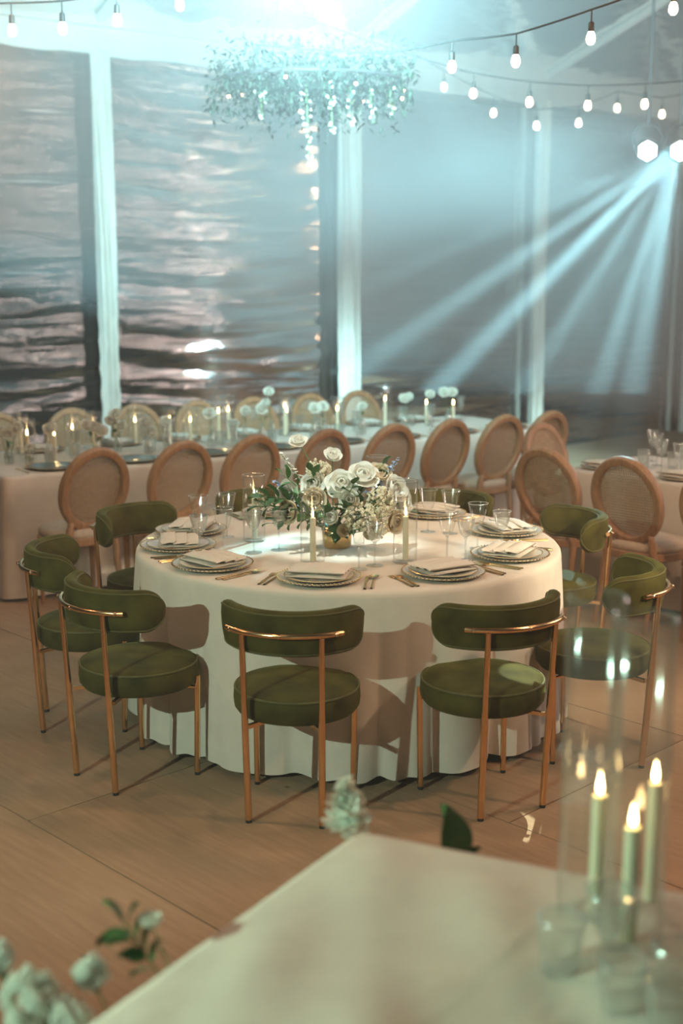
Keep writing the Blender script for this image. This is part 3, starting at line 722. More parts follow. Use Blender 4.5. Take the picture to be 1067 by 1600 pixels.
ZT = 0.7645
charger = Maker(make_charger(M['china'])); plate = Maker(make_plate(M['china'])); napkin = Maker(make_napkin())
fork = Maker(make_fork()); knife = Maker(make_knife()); spoon = Maker(make_spoon())
PA = [-10, 29, 64, 103, 146, -150, -106, -80, -47]
place = ['%s o\'clock place' % c if 'half' not in c else 'half past seven place' for c in CLK]
for i, g in enumerate(PA):
    a = radians(g + random.uniform(-1.5, 1.5)); rr = 0.755
    def at(tang, rad):              # tang: towards the guest's right, rad: distance from the centre
        return (TC[0] + rad * sin(a) + tang * cos(a), TC[1] - rad * cos(a) + tang * sin(a))
    x, y = at(0, rr)
    pl = place[i]
    charger((x, y, ZT), a, 'cream charger plate with beaded gold rim at the %s' % pl, 'charger plates on the round table')
    plate((x, y, ZT + 0.0085), a, 'gold-rimmed dinner plate on the charger at the %s' % pl, 'dinner plates on the round table')
    napkin((x, y, ZT + 0.024), a + random.uniform(-0.12, 0.12), 'pale pleated napkin lying on the plate at the %s' % pl, 'napkins on the round table')
    x, y = at(-0.205, rr + 0.015); fork((x, y, ZT), a - radians(6), 'gold dinner fork outermost beside the plate at the %s' % pl, 'forks on the round table')
    x, y = at(-0.180, rr + 0.02); fork((x, y, ZT), a - radians(8), 'gold salad fork next to the plate at the %s' % pl, 'forks on the round table')
    x, y = at(0.186, rr + 0.02); knife((x, y, ZT), a + radians(5), 'gold knife next to the plate at the %s' % pl, 'knives on the round table')
    x, y = at(0.212, rr + 0.015); spoon((x, y, ZT), a + radians(4), 'gold spoon outermost beside the knife at the %s' % pl, 'spoons on the round table')
tall = Maker(make_goblet(0.20, 0.044, 0.105)); mid = Maker(make_goblet(0.178, 0.040, 0.085, 12, 'crystal')); flute = Maker(make_goblet(0.225, 0.033, 0.135, 0, 'glass', 'flute_glass'))
for mk, x, y, lab in [
    (mid, -0.597, 5.16, 'stem glass beside the napkin at the half past seven place'),
    (tall, -0.500, 5.21, 'taller stem glass beside the one at the half past seven place'),
    (mid, -0.375, 5.25, 'ribbed stem glass in front of the white light patch on the cloth'),
    (mid, -0.270, 5.30, 'ribbed stem glass half hidden by the front cylinder, on the light patch'),
    (tall, -0.640, 5.52, 'stem glass behind the half past seven pair, beyond the nine o\'clock place'),
    (tall, -0.520, 5.58, 'stem glass touching the outline of the cylinder candle, nine o\'clock side'),
    (flute, 0.070, 4.93, 'flute glass standing before the gold flower bowl'),
    (mid, 0.135, 5.00, 'ribbed stem glass just behind the flute before the gold bowl'),
    (tall, 0.400, 5.70, 'stem glass beside the one o\'clock cylinder, first of the rear pair'),
    (tall, 0.500, 5.66, 'stem glass, second of the rear pair by the one o\'clock cylinder'),
    (tall, 0.440, 5.12, 'tall stem glass behind the five o\'clock place'),
    (mid, 0.515, 5.10, 'ribbed stem glass behind the five o\'clock place'),
    (tall, 0.590, 5.33, 'wide stem glass standing free behind the four o\'clock napkin'),
    (mid, 0.685, 5.26, 'ribbed stem glass close to the four o\'clock napkin')]:
    mk((x, y, ZT), random.uniform(0, 6), lab, 'stem glasses on the round table')
hur = Maker(make_hurricane()); hurT = Maker(make_hurricane(0.345, 0.05)); cand = Maker(make_candle())
HL = [(hur, -0.119, 5.03, 'front cylinder before the flowers'), (hur, -0.390, 5.50, 'cylinder at the leafy tip of the flowers'), (hurT, 0.262, 5.06, 'cylinder beside the goblets'),
      (hurT, 0.165, 5.78, 'cylinder rising behind the flowers'), (hur, 0.395, 5.86, 'cylinder by the one o\'clock place')]
for mk, x, y, lab in HL[:4]:
    mk((x, y, ZT), 0, 'clear glass %s on the round table' % lab, 'glass cylinders on the round table')
    cand((x + 0.002, y, ZT + 0.0125), 0, 'lit ivory taper candle inside the glass %s' % lab, 'candles on the round table')

# ================================================================== flowers
def petal(w, l, cup, curl, nu=6, nv=6):
    """petal rooted at the origin growing up +z, bulging to +y"""
    P = []
    for i in range(nu + 1):
        s = i / nu; row = []
        hw = w * sqrt(max(0.02, 1 - ((s - 0.62) / 0.66) ** 2)) * (1 if s < 0.99 else 0.85)
        for j in range(nv + 1):
            q = 2 * j / nv - 1
            y = cup * sin(pi * s * 0.8) * (1 - 0.75 * q * q) + curl * s**3
            row.append((hw * q, y - 0.25 * w * q * q * (1 - s), l * s - 0.22 * l * q * q * s * s))
        P.append(row)
    return MB().grid(P)
def bloom_mesh(name, mat, R0=0.035, seed=0, open_=1.0):
    rnd = random.Random(seed); mb = MB()
    for lay, (n, tiltd, sc, rad) in enumerate([(3, 4, 0.72, 0.10), (4, 12, 0.85, 0.16), (5, 26 * open_, 0.98, 0.22), (6, 44 * open_, 1.05, 0.26)]):
        for k in range(n):
            a = 2*pi*k/n + lay * 0.6 + rnd.uniform(-0.15, 0.15); l = R0 * 1.25 * sc * rnd.uniform(0.92, 1.08)
            p = petal(R0 * (0.55 + 0.12 * lay) * sc, l, R0 * 0.36, R0 * (-0.12 + 0.13 * lay))
            mb.join(p, Matrix.Rotation(a, 4, 'Z') @ Matrix.Translation((0, R0 * rad * 0.5, 0)) @ Matrix.Rotation(-radians(tiltd + rnd.uniform(-5, 5)), 4, 'X'))
    return mb.mesh(name, mat, True, 180)
BL = [bloom_mesh('bloom', M['petal'], 0.036, s, o) for s, o in ((1, 1.0), (2, 0.7), (3, 1.25))] + [bloom_mesh('bloom', M['petal_cream'], 0.036, 4, 0.8)]
def leaf_mesh():
    P = []
    for i in range(7):
        s = i / 6; w = 0.30 * sin(pi * s ** 0.85) ** 0.9 if 0 < s < 1 else 0.01
        P.append([(-w, s, 0.06 * sin(pi * s) + 0.08 * w), (0, s, 0.06 * sin(pi*s) - 0.22 * s * s), (w, s, 0.06 * sin(pi * s) + 0.08 * w)])
    return MB().grid(P).mesh('leaf', M['leaf'], True, 180)
LEAF = leaf_mesh()
def look(o, d, roll=0.0):
    o.rotation_mode = 'QUATERNION'; q = Vector(d).to_track_quat('Z', 'Y')
    o.rotation_quaternion = q @ Matrix.Rotation(roll, 3, 'Z').to_quaternion()
def add_leaf(par, p, d, L, nm='leaf'):
    l = inst(nm, LEAF, par, p); d = Vector(d).normalized()
    l.rotation_mode = 'QUATERNION'; q = d.to_track_quat('Y', 'Z'); l.rotation_quaternion = q @ Matrix.Rotation(random.uniform(-0.7, 0.7), 3, 'Y').to_quaternion(); l.scale = (L, L, L)
def flower(root, head, label, group, size=1.0, kind=0, nd=None, name='rose', cat='flower', leaves=1, bend=0.25):
    """a cut flower: curved stem from root to head, a bloom, a leaf or two"""
    root, head = Vector(root), Vector(head); t = thing(name, label, cat, root, 0, group)
    h = head - root; m = h * 0.5 + Vector((0, 0, bend * h.length * 0.5)) * (0 if abs(h.z) > 0.9 * h.length else 1)
    pts = [Vector((0,0,0)).lerp(m, s).lerp(m.lerp(h, s), s) for s in (0, 0.25, 0.5, 0.75, 1)]
    MB().tube(pts, 0.0022 * min(1.2, size + 0.2), 6).build('stem', M['stem'], t)
    d = Vector(nd) if nd else (h - m)
    b = inst('bloom', BL[kind], t, h - d.normalized() * 0.004, None, size); look(b, d, random.uniform(0, 6))
    for k in range(leaves):
        p = pts[2].lerp(pts[3], random.random()); add_leaf(t, p, (random.uniform(-1, 1), random.uniform(-1, 0.4), random.uniform(0.1, 0.8)), 0.05 * size)
    return t
def sprig(root, tip, label, group, n=9, L=0.05, bend=0.15, name='leafy_sprig', cat='greenery', side=None):
    root, tip = Vector(root), Vector(tip); t = thing(name, label, cat, root, 0, group); h = tip - root
    m = h * 0.5 + Vector((0, 0, bend * h.length)); f = lambda s: Vector((0,0,0)).lerp(m, s).lerp(m.lerp(h, s), s)
    MB().tube([f(i / 8) for i in range(9)], 0.0018, 6).build('stem', M['stem'], t)
    for k in range(n):
        s = lerp(0.35, 1.0, k / (n - 1)); p = f(s); dr = (f(min(1, s + .05)) - f(s - .05)).normalized()
        sd = dr.cross(Vector((0.2, -1, 0.3))).normalized() * (1 if k % 2 else -1)
        d = dr * (0.7 if k < n - 1 else 1.5) + sd * (0.8 if k < n - 1 else 0) + Vector((0, -0.25, random.uniform(-0.2, 0.3)))
        add_leaf(t, p, d, L * random.uniform(0.8, 1.15))
    return t
def floret_cluster(root, ctr, rx, label, mat, n=110, r=0.006, group=None, name='floret_cluster', rz=None):
    root, ctr = Vector(root), Vector(ctr); t = thing(name, label, 'flower', root, 0, group); h = ctr - root
    MB().tube([(0,0,0), h * 0.5, h], 0.002, 6).build('stem', M['stem'], t)
    mb = MB(); tw = MB()
    for k in range(n):
        d = Vector((random.gauss(0, 1), random.gauss(0, 1), random.gauss(0, 1))).normalized() * random.uniform(0.55, 1) ** 0.5
        p = h + Vector((d.x * rx, d.y * rx, d.z * (rz or rx)))
        for q in range(4):
            a = q * pi / 2; mb.ball(p + Vector((cos(a) * r * 0.6, sin(a) * r * 0.3, sin(a) * r * 0.6)), r * 0.62, u=5, v=4)
        if k % 4 == 0: tw.tube([h * 0.75 if h.length > rx else h * 0.9, p], 0.0008, 4, False)
    mb.build('florets', mat, t, stuff=True); tw.build('twigs', M['stem'], t, stuff=True); return t
def spire(root, tip, label, mat, n=16, r=0.011, group=None):
    root, tip = Vector(root), Vector(tip); t = thing('flower_spire', label, 'flower', root, 0, group); h = tip - root
    MB().tube([h * i / 5 for i in range(6)], 0.002, 6).build('stem', M['stem'], t)
    for k in range(n):
        s = lerp(0.5, 1.0, k / (n - 1)); a = k * 2.4; rr = lerp(0.02, 0.004, (s - 0.5) * 2); sz = lerp(1.0, 0.45, (s - 0.5) * 2)
        inst('floret', FLO[mat], t, h * s + Vector((rr * cos(a), rr * sin(a), 0.3 * rr)), (random.uniform(-.6, .6), random.uniform(-.6, .6), a), r / 0.0075 * sz)
    return t
def floret_mesh(mat):
    mb = MB()
    for k in range(5): mb.join(petal(0.006, 0.013, 0.003, 0.003, 3, 3), Matrix.Rotation(2*pi*k/5, 4, 'Z') @ Matrix.Rotation(-radians(55), 4, 'X'))
    mb.ball((0, 0, 0.002), 0.003, u=6, v=4); return mb.mesh('floret', mat, True, 180)
FLO = {'petal': floret_mesh(M['petal']), 'petal_blue': floret_mesh(M['petal_blue'])}
# gold bowl
BC = Vector((-0.02, 5.38, ZT))
t = thing('flower_bowl', 'low gold bowl holding the white flowers in the middle of the round table', 'bowl', BC)
MB().lathe([(0.0005, 0.0), (0.058, 0.0), (0.062, 0.006), (0.066, 0.075), (0.064, 0.078), (0.060, 0.074), (0.057, 0.010), (0.0005, 0.008)], 40).build('body', M['gold'], t, angle=45)
MB().lathe([(0.0655, 0.072), (0.069, 0.076), (0.0655, 0.080), (0.062, 0.076), (0.0655, 0.072)], 40).build('rim', M['gold'], t)
GF = 'white blooms of the centrepiece'
r0 = BC + Vector((0, 0, 0.055))
def rt(dx=0.03): return r0 + Vector((random.uniform(-dx, dx), random.uniform(-dx, dx), random.uniform(-0.01, 0.01)))
for (x, y, z, sz, kd, nd, lab) in [
    (-0.190, 5.46, 1.215, 1.05, 2, (0, -0.5, 1), 'white rose topping the centrepiece on its tallest stem'),
    (-0.040, 5.42, 1.150, 1.15, 1, (0.2, -0.6, 0.8), 'white rose on a bare stem, second tallest of the centrepiece'),
    (-0.120, 5.33, 1.045, 1.45, 0, (-0.3, -1, 0.5), 'large white rose under the second tallest bloom'),
    (-0.230, 5.36, 1.000, 1.5, 2, (-0.7, -1, 0.4), 'open white rose towards the leafy tip of the centrepiece'),
    (-0.215, 5.32, 0.930, 1.5, 3, (-0.6, -1, 0.1), 'cream rose low above the leafy tip of the centrepiece'),
    (-0.110, 5.30, 0.985, 1.5, 3, (-0.2, -1, 0.3), 'pale cream rose behind the front cylinder\'s rim'),
    (0.000, 5.30, 1.050, 1.7, 2, (0, -1, 0.7), 'large white bloom at the middle of the centrepiece top'),
    (0.090, 5.32, 1.075, 1.8, 0, (0.2, -0.8, 0.9), 'largest white bloom, brightly lit at the centrepiece top'),
    (0.160, 5.36, 1.080, 1.5, 3, (0.3, -0.7, 0.9), 'cream bloom behind the brightest white one'),
    (0.215, 5.33, 1.020, 1.7, 1, (0.8, -0.8, 0.5), 'white bloom near the blue spire'),
    (0.255, 5.37, 0.965, 1.7, 2, (1, -0.6, 0.2), 'wide white bloom at the goblet side of the centrepiece'),
    (0.220, 5.27, 0.900, 1.5, 3, (0.7, -1, -0.1), 'peach cream rose low beside the goblet-side cylinder'),
    (0.030, 5.26, 0.990, 1.3, 1, (0.1, -1, 0.3), 'white bloom beneath the bright leaf pair'),
    (-0.040, 5.24, 0.915, 1.0, 1, (-0.4, -1, 0.6), 'small white bud among dark leaves above the gold bowl'),
    (0.120, 5.24, 0.860, 1.0, 3, (0.3, -1, -0.2), 'small cream rose under the beige floret cluster'),
    (0.010, 5.25, 0.865, 0.9, 3, (0, -1, -0.1), 'small cream rose resting on the gold bowl rim')]:
    flower(rt(), (x, y, z), lab, GF, sz * 0.80, kd, nd)
GL = 'leafy sprigs of the centrepiece'
for tip, n, L, b, lab in [
    ((-0.345, 5.30, 0.955), 11, 0.060, 0.25, 'leafy sprig reaching towards the candle cylinder'),
    ((-0.300, 5.28, 0.885), 9, 0.055, 0.2, 'leafy sprig drooping low over the cloth'),
    ((-0.250, 5.34, 1.085), 9, 0.055, 0.1, 'leafy sprig crossing the blue florets'),
    ((-0.130, 5.30, 1.110), 7, 0.060, 0.1, 'leafy sprig leaning under the tallest roses'),
    ((0.050, 5.22, 1.065), 7, 0.060, 0.1, 'bright leaf pair standing before the central white bloom'),
    ((0.180, 5.36, 1.130), 7, 0.055, 0.05, 'upright leaf tuft beside the blue spire'),
    ((0.290, 5.30, 0.935), 7, 0.050, 0.15, 'leafy sprig at the goblet side of the centrepiece'),
    ((-0.075, 5.20, 0.960), 8, 0.055, 0.1, 'dark leafy sprig above the gold bowl'),
    ((0.010, 5.20, 0.980), 8, 0.060, 0.1, 'dark leafy sprig in the middle of the centrepiece'),
    ((-0.040, 5.22, 0.850), 8, 0.055, 0.1, 'dark leaves spilling over the gold bowl rim'),
    ((0.060, 5.21, 0.870), 7, 0.050, 0.1, 'dark sprig under the beige florets'),
    ((-0.330, 5.27, 1.005), 11, 0.068, 0.2, 'broad-leaved sprig highest over the leafy tip'),
    ((-0.180, 5.24, 0.945), 9, 0.065, 0.15, 'broad-leaved sprig behind the front cylinder'),
    ((0.110, 5.27, 1.000), 7, 0.060, 0.15, 'leafy sprig parting the two brightest blooms')]:
    sprig(rt(), tip, lab, GL, n, L, b)
floret_cluster(rt(), (0.085, 5.22, 0.925), 0.075, 'beige floret cluster low at the front of the centrepiece', M['seed'], 170, 0.006, rz=0.06)
floret_cluster(rt(), (0.165, 5.24, 0.985), 0.065, 'pale floret cluster between the large white blooms', M['seed'], 130, 0.0065)
floret_cluster(rt(), (0.155, 5.22, 0.875), 0.050, 'beige floret cluster beside the peach cream rose', M['seed'], 80, 0.006)
floret_cluster(rt(), (-0.100, 5.36, 1.105), 0.055, 'pale greenish floret cluster below the tall roses', M['seed'], 90, 0.0065, rz=0.045)
floret_cluster(rt(), (-0.345, 5.33, 0.975), 0.035, 'small pale floret cluster at the leafy tip', M['seed'], 45, 0.006)
spire(rt(), (-0.260, 5.36, 1.175), 'white bell-flower spire leaning out beside the tallest rose', 'petal', 20, 0.013)
spire(rt(), (-0.285, 5.34, 1.055), 'pale blue spire under the white bell-flowers', 'petal_blue', 18, 0.014)
spire(rt(), (0.245, 5.36, 1.155), 'pale blue spire standing up at the goblet side of the centrepiece', 'petal_blue', 20, 0.013)

# ================================================================== long table by the wall
def pos(u, n, z=ZT): return T(u, n, z)
hs = Maker(make_hurricane(0.27, 0.052)); hb_ = Maker(make_hurricane(0.33, 0.052)); ct = Maker(make_candle(0.155, 0.013)); cs = Maker(make_candle(0.20, 0.013))
HU = [(2.99, 7.72, 0, 1), (3.165, 7.70, 1, 0), (3.36, 7.86, 1, 1), (3.54, 7.92, 1, 1), (3.06, 8.02, 1, 1), (4.11, 7.90, 1, 1), (4.22, 7.80, 1, 1), (4.46, 7.82, 2, 1), (4.575, 7.88, 2, 1), (5.05, 7.86, 2, 1), (5.13, 7.96, 1, 1), (5.52, 7.85, 1, 1), (6.02, 7.90, 2, 1), (6.48, 7.95, 1, 0), (6.64, 7.80, 0, 0), (3.90, 8.02, 1, 1)]
HU.sort(key=lambda h: h[0])
nh = 0
for i, (u, n, kind, glass) in enumerate(HU):
    c = (ct if kind < 2 else cs); p = pos(u, n)
    on = ORD[i] if i < len(ORD) else str(i)
    if glass:
        (hb_ if kind == 2 else hs)(p, 0, 'clear glass candle cylinder around the %s flame along the long wall-side table' % on, 'candle cylinders on the long table')
        c((p[0], p[1], p[2] + 0.0125), 0, 'lit taper candle in glass, %s flame along the long wall-side table' % on, 'candles on the long table')
    else:
        c(p, 0, 'lit taper candle without a glass, %s flame along the long wall-side table' % on, 'candles on the long table')
def make_bud_vase():
    t = thing('bud_vase', 'bud vase', 'vase')
    MB().lathe([(0.0005, 0.0), (0.026, 0.0), (0.030, 0.006), (0.031, 0.05), (0.022, 0.085), (0.014, 0.10), (0.014, 0.125), (0.017, 0.132), (0.015, 0.131), (0.012, 0.122), (0.012, 0.10), (0.028, 0.048), (0.026, 0.010), (0.0005, 0.008)], 24).build('body', M['crystal'], t, angle=60)
    MB().lathe([(0.0005, 0.009), (0.026, 0.011), (0.0275, 0.045), (0.0005, 0.046)], 20).build('water', M['glass'], t)
    return t
bv = Maker(make_bud_vase())
BV = [(2.84, 7.66, 3, 0), (2.93, 7.55, 1, -0.08), (3.09, 7.62, 1, 0.02), (3.42, 7.60, 3, 0.03), (3.66, 7.80, 3, 0.03), (3.78, 7.58, 2, 0.0), (3.97, 7.66, 1, 0.02), (4.31, 7.66, 1, 0.03), (4.44, 7.56, 1, -0.03), (4.60, 7.70, 1, 0.04), (4.76, 7.72, 2, 0.04), (4.93, 7.85, 1, 0.13), (5.20, 7.70, 1, 0.03), (5.32, 7.74, 1, 0.03), (5.62, 7.66, 1, 0.0), (6.12, 7.78, 2, 0.05), (6.38, 7.80, 1, 0.05), (6.52, 7.72, 2, 0.10)]
k = 0
for i, (u, n, cnt, dz) in enumerate(BV):
    p = pos(u, n); on = ORD[i]
    bv(p, 0, 'small clear bud vase, %s along the long wall-side table' % on, 'bud vases on the long table')
    for q in range(cnt):
        hd = (p[0] + random.uniform(-0.02, 0.02) + 0.045 * (q - (cnt-1)/2), p[1] + random.uniform(-0.03, 0.0), p[2] + 0.185 + dz + random.uniform(-0.02, 0.025) * (1 + q))
        which = ['', 'first ', 'second ', 'third '][0 if cnt == 1 else q + 1]
        flower((p[0], p[1], p[2] + 0.012), hd, '%swhite rose in the %s bud vase along the long table' % (which, on), 'white roses on the long table', 0.92, [0, 1, 2, 0, 1][(i + q) % 5], (random.uniform(-.4, .4), -0.9, 0.7), leaves=1)
        k += 1
wg = Maker(make_goblet(0.20, 0.036, 0.10, 0, 'crystal')); tb = Maker(make_tumbler())
WG = [(3.22, 7.48), (3.70, 7.46), (3.86, 7.50), (4.36, 7.45), (4.90, 7.44), (5.10, 7.50), (5.44, 7.48), (5.90, 7.52), (6.20, 7.55), (3.55, 8.10), (4.02, 8.12), (4.95, 8.14), (5.75, 8.12), (6.85, 7.95)]
for i, (u, n) in enumerate(WG):
    wg(pos(u, n), 0, 'wine glass on the %s side of the long table, %s along that side' % (('near', ORD[i]) if i < 9 else ('far', ORD[i - 9])), 'wine glasses on the long table')
for i, (u, n) in enumerate([(3.05, 7.50), (3.28, 7.66), (3.86, 7.70), (4.40, 7.70), (4.72, 7.52), (5.36, 7.60), (5.70, 7.84), (6.28, 7.90)]):
    tb(pos(u, n), 0, 'low crystal tumbler, %s along the long wall-side table' % ORD[i], 'tumblers on the long table')
dk = Maker(make_charger(M['bronze_china'])); wp = Maker(make_plate(M['china'])); nk = Maker(make_napkin())
for side, us, n, rz in (('near', [3.0, 3.57, 4.11, 4.65, 5.2, 5.72, 6.28, 6.80], 7.335, TH), ('far', [3.24, 3.82, 4.31, 4.84, 5.38, 6.0, 6.48], 8.14, TH + pi)):
    for i, u in enumerate(us):
        p = pos(u, n)
        dk(p, rz, 'dark charger plate on the %s side of the long table, %s place' % (side, ORD[i]), 'dark plates on the long table')
        if side == 'far': nk((p[0], p[1], p[2] + 0.017), rz + pi/2, 'pale napkin on the dark plate, %s side of the long table, %s place' % (side, ORD[i]), 'napkins on the long table')
        if side == 'near':
            for dx, mk, nm in ((-0.20, fork, 'fork'), (0.20, knife, 'knife')):
                mk(pos(u + dx, n + 0.0), rz, 'gold %s by the dark plate at the long table\'s near side, %s place' % (nm, ORD[i]), '%ss on the long table' % nm)

# ================================================================== glass-laden table
GR = 'glassware on the glass-laden table'
for mk, a, m, lab in [(wg, -4.33, 7.05, 'wine glass standing tallest at the corner of the glass-laden table'), (tb, -4.17, 6.70, 'tumbler foremost at the corner of the glass-laden table'),
                      (tb, -4.06, 6.86, 'tumbler behind the foremost one on the glass-laden table'), (wg, -4.02, 6.66, 'wine glass between the tumblers of the glass-laden table'),
                      (tb, -3.93, 6.78, 'tumbler next to the tall cylinder on the glass-laden table'), (wg, -3.86, 6.58, 'wine glass before the tall cylinder on the glass-laden table'),
                      (tb, -3.74, 6.66, 'tumbler half cut by the picture edge on the glass-laden table'), (wg, -4.20, 6.90, 'wine glass amid the tumblers of the glass-laden table'),
                      (tb, -4.26, 6.84, 'tumbler nearest the plate on the glass-laden table')]:
    mk(R(a, m, ZT), 0, lab, GR)
p = R(-3.97, 7.0, ZT); hb_(p, 0, 'tall clear candle cylinder on the glass-laden table'); cs((p[0], p[1], p[2] + 0.0125), 0, 'lit taper candle in the cylinder of the glass-laden table', 'candles by the glasses')
p = R(-4.37, 6.56, ZT); wp(p, RH, 'white plate at the corner of the glass-laden table'); nk((p[0], p[1], p[2] + 0.017), RH, 'white napkin on the corner plate of the glass-laden table', 'napkins on the long table')
p = R(-3.80, 6.53, ZT); wp(p, RH, 'white plate behind the see-through cane chair'); nk((p[0], p[1], p[2] + 0.017), RH, 'white napkin behind the see-through cane chair', 'napkins on the long table')

# ================================================================== near table
nh1 = Maker(make_hurricane(0.60, 0.052, 'near_glass_lit')); nc = Maker(make_candle(0.22, 0.014))
for x, y, lab, hh in [(0.445, 2.12, 'first', 0.0), (0.497, 1.985, 'second', 0.0)]:
    nh1((x, y, ZT + 0.003), 0, 'tall blurred glass cylinder on the near table, %s from the cloth corner' % lab, 'tall cylinders on the near table')
    nc((x + 0.018 * (1 if lab == 'first' else -0.3), y, ZT + 0.016), 0, 'blurred lit candle in the %s tall cylinder on the near table' % lab, 'candles on the near table')
cd = Maker(make_candle(0.235, 0.013))
cd((0.575, 2.17, ZT + 0.003), 0, 'blurred candle added behind the tall cylinders in place of a reflected flame', 'candles on the near table')  # candle added where a flame is reflected in the glass
nt_ = Maker(make_tumbler(0.095, 0.04)); ng = Maker(make_goblet(0.17, 0.04, 0.085, 12, 'crystal'))
for mk, x, y, lab in [(nt_, 0.365, 1.93, 'blurred crystal tumbler in front of the tall cylinders'), (nt_, 0.44, 1.80, 'blurred crystal tumbler at the lower picture edge'),
                      (nt_, 0.50, 1.74, 'blurred crystal tumbler by the picture corner'), (ng, 0.435, 1.88, 'blurred crystal goblet between the near tumblers'), (nt_, 0.535, 1.84, 'blurred crystal tumbler beside the second tall cylinder')]:
    mk((x, y, ZT + 0.004), 0, lab, 'glassware on the near table')
# blooms pinned along the near table's far edges
spire((0.012, 2.545, 0.62), (0.010, 2.56, 0.845), 'blurred white stock flower standing up behind the near table corner', 'petal', 22, 0.026)
t = thing('leaf_blade', 'blurred single green leaf blade standing behind the near table edge', 'greenery', (0.245, 2.47, 0.62))
MB().tube([(0, 0, 0), (0.005, 0, 0.08)], 0.003, 6).build('stem', M['stem'], t)
for d, L in (((-0.20, 0.1, 1), 0.135), ((0.7, 0.1, 0.75), 0.06)):
    add_leaf(t, (0.004, 0, 0.07), d, L)
sprig((-0.30, 2.03, 0.66), (-0.385, 2.05, 0.79), 'blurred eucalyptus sprig beside the near table edge', None, 9, 0.055, 0.05)
GN = 'blurred white blooms beside the near table'
flower((-0.28, 2.02, 0.66), (-0.335, 2.04, 0.795), 'blurred small white bud on the eucalyptus beside the near table', GN, 0.45, 1, (0, -.3, 1))
for x, y, z, r, lab in [(-0.515, 1.90, 0.730, 0.050, 'blurred white flower cluster in the lower picture corner'), (-0.452, 1.87, 0.715, 0.036, 'blurred white flower cluster between the corner one and the cloth'),
                        (-0.425, 1.95, 0.752, 0.024, 'small blurred white flower cluster uppermost beside the near table'), (-0.585, 1.96, 0.775, 0.022, 'blurred white flower cluster cut by the picture edge')]:
    floret_cluster((x + 0.06, y - 0.02, 0.60), (x, y, z), r, lab, M['petal'], 60, 0.010, GN)
# ================================================================== festoon lights
BULB = MB().lathe([(0.0005, -0.095), (0.012, -0.092), (0.0205, -0.080), (0.023, -0.066), (0.020, -0.050), (0.013, -0.034), (0.012, -0.026)], 16).mesh('bulb', M['bulb_on'])
SOCK = MB().lathe([(0.0005, -0.036), (0.014, -0.034), (0.015, -0.020), (0.0145, 0.006), (0.011, 0.012), (0.004, 0.015), (0.0035, 0.07)], 12).mesh('socket', M['cable'])
def festoon(pts, bulbs, label, scale=1.0):
    """pts: the cable's path; bulbs: where lamps hang (just below the cable)"""
    o = Vector(pts[0]); t = thing('festoon_lights', label, 'string lights', o)
    v = [Vector(p) - o for p in pts]; path = []
    for i in range(len(v) - 1):
        for k in range(8):
            s = k / 8; p = v[i].lerp(v[i + 1], s); p.z -= 0.12 * (v[i+1] - v[i]).length * s * (1 - s) * 0.25; path.append(p)
    path.append(v[-1])
    MB().tube(path, 0.005, 6).build('cable', M['cable'], t)
    for b in bulbs:
        p = Vector(b) - o
        inst('socket', SOCK, t, p + Vector((0, 0, 0.075)), None, scale); inst('bulb', BULB, t, p + Vector((0, 0, 0.075)), None, scale)
    return t
def up(b, d=0.145): return (b[0], b[1], b[2] + d)
A = [(-1.695, 6.8, 3.165), (-1.435, 6.8, 3.175), (-1.153, 6.8, 3.215), (-0.829, 6.8, 3.29)]
festoon([(-3.6, 6.9, 3.6), (-1.98, 6.8, 3.31)] + [up(b) for b in A] + [(-0.4, 6.8, 3.62), (0.9, 6.7, 4.3)], A + [(-1.98, 6.8, 3.165)], 'string of lit bulbs along the top by the draped post')
B = [(0.588, 7.0, 3.018), (0.894, 6.75, 3.006), (1.228, 6.5, 3.073), (1.628, 6.5, 3.211)]
festoon([(-0.5, 7.6, 3.25), (0.25, 7.25, 3.14)] + [up(b) for b in B] + [(2.3, 6.4, 3.75), (3.2, 6.3, 4.4)], B, 'string of big lit bulbs climbing towards the upper picture corner')
Cc = [(0.905, 9.0, 3.165), (1.293, 9.0, 3.108), (1.695, 9.0, 3.085), (2.086, 9.0, 3.095), (2.50, 9.0, 3.13)]
festoon([(-0.4, 9.1, 3.75), (0.5, 9.0, 3.42)] + [up(b) for b in Cc] + [(3.3, 9.0, 3.5)], Cc, 'string of lit bulbs sagging level below the eave band')
Dd = [(0.86, 11.0, 3.50), (1.28, 11.0, 3.29), (1.645, 11.0, 3.186), (2.0, 11.0, 3.21), (2.32, 11.0, 3.33), (2.70, 11.0, 3.28)]
festoon([(0.3, 11.0, 3.95)] + [up(b) for b in Dd] + [(3.6, 11.0, 3.6)], Dd, 'farthest string of small lit bulbs crossing the post top')
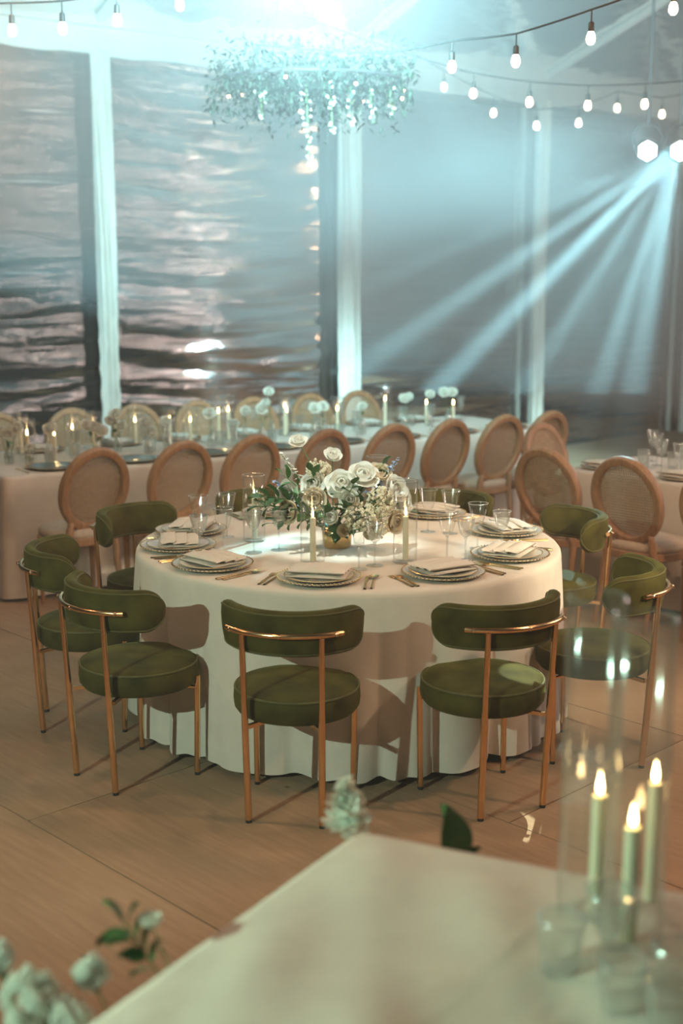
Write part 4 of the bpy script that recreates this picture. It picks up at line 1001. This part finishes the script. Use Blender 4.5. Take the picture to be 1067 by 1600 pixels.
# ================================================================== hanging greenery
HC = Vector((-0.19, 8.0, 3.06))
t = thing('hanging_greenery', 'big hanging cloud of greenery and trailing blossom, veiled by bright haze', 'flower installation', HC)
hoop = [(0.55 * cos(2*pi*k/40), 0.42 * sin(2*pi*k/40), 0.05) for k in range(41)]
MB().tube(hoop, 0.012, 8).build('hoop', M['steel'], t)
mb = MB(); rnd = random.Random(5)
lf = [(-0.22, 0, 0), (0, 0.5, 0.05), (0.22, 0, 0), (0, 1, -0.1), (0, 0, 0.0)]
for k in range(3400):
    a = rnd.uniform(0, 2*pi); q = rnd.uniform(0, 1) ** 0.5
    p = Vector((0.64 * q * cos(a), 0.46 * q * sin(a), rnd.gauss(0.06, 0.10) - 0.05 * (1 - q) + 0.06 * mnoise.noise((a * 2, q * 3, 1))))
    Lf = rnd.uniform(0.03, 0.07)
    m = Matrix.Translation(p) @ Matrix.Rotation(rnd.uniform(0, 6.28), 4, 'Z') @ Matrix.Rotation(rnd.uniform(-1.4, 0.9), 4, 'X') @ Matrix.Scale(Lf, 4)
    mb.add([m @ Vector(v) for v in ((-0.2, 0.35, 0), (0, 0, 0), (0.2, 0.35, 0), (0, 1, -0.1), (0, 0.4, 0.06))], [(1, 2, 4), (2, 3, 4), (3, 0, 4), (0, 1, 4)])
mb.build('foliage', M['greens'], t, stuff=True)
for k, (x, y, L, mt) in enumerate([(-0.02, -0.25, 0.50, 'petal'), (0.12, -0.3, 0.30, 'petal'), (0.24, -0.2, 0.26, 'petal_cream'), (0.36, -0.15, 0.22, 'petal'), (-0.3, -0.2, 0.2, 'petal'), (0.48, -0.1, 0.16, 'petal_cream')]):
    st = MB().tube([(x, y, 0.0), (x + 0.01, y, -L * 0.5), (x + 0.02, y, -L)], 0.003, 6).build('trailing_stem', M['stem'], t)
    mb = MB()
    for q in range(int(L * 60)):
        s = rnd.random() ; r_ = 0.035 * (1 - 0.6 * s); a = rnd.uniform(0, 6.28)
        mb.ball((x + 0.02 * s + r_ * cos(a), y + r_ * sin(a), -L * s), 0.009, u=5, v=4)
    mb.build('blossom', M[mt], st, stuff=True)
for k in range(9):
    a = 2*pi*k/9 + 0.3; inst('fairy_bulb', MB().ball((0, 0, 0), 0.009, u=6, v=4).mesh('fairy_bulb', M['fairy']), t, (0.6 * cos(a), 0.42 * sin(a), -0.03 + 0.05 * sin(3 * a)))
for k in range(3):
    a = 2*pi*k/3; MB().tube([(0.55 * cos(a), 0.42 * sin(a), 0.05), (0.05 * cos(a), 0.04 * sin(a), 2.0)], 0.003, 6).build('hanging_wire', M['cable'], t)

# ================================================================== stage lights
def stage_light(loc, label, aim, drop):
    t = thing('stage_light', label, 'stage light', loc, 0, 'stage lights')
    d = (Vector(aim) - Vector(loc)).normalized(); q = d.to_track_quat('Z', 'Y').to_matrix().to_4x4()
    MB().lathe([(0.03, -0.34), (0.075, -0.32), (0.09, -0.26), (0.095, -0.10), (0.085, -0.02), (0.088, 0.0), (0.080, 0.0), (0.078, -0.02)], 24, cap=False).tf(q).build('head', M['steel'], t)
    r = 0.078
    MB().add([(0, 0, -0.008)] + [(r * cos(pi*k/3 + pi/6), r * sin(pi*k/3 + pi/6), -0.010) for k in range(6)], [(0, 1 + k, 1 + (k + 1) % 6) for k in range(6)]).tf(q).build('lens', M['lens_on'], t, False)
    y = MB(); side = d.cross(Vector((0, 0, 1))).normalized()
    c = Vector((0, 0, 0)) - d * 0.16
    y.tube([c + side * 0.10, c + side * 0.115 + Vector((0, 0, 0.12)), c + side * 0.06 + Vector((0, 0, 0.20)), c - side * 0.06 + Vector((0, 0, 0.20)), c - side * 0.115 + Vector((0, 0, 0.12)), c - side * 0.10], 0.012, 6).build('yoke', M['steel'], t)
    MB().tube([c + Vector((0, 0, 0.20)), c + Vector((0, 0, drop))], 0.012, 8).build('drop_pipe', M['steel'], t)
    return t
stage_light(L1 + Vector((0.055, 0.12, 0)), 'white-glowing six-sided stage light farther from the picture edge', (0.1, 0, 1.6), 1.3)
stage_light(L2 + Vector((0.055, 0.12, 0)), 'white-glowing six-sided stage light at the picture edge', (0.1, 0, 1.6), 1.3)
stage_light((-0.12, 5.63, 3.63), 'added stage light just over the picture, making the haze glow at the top', (-0.1, 10.0, 4.3), 1.2)  # unseen fixture added as source of the top haze glow
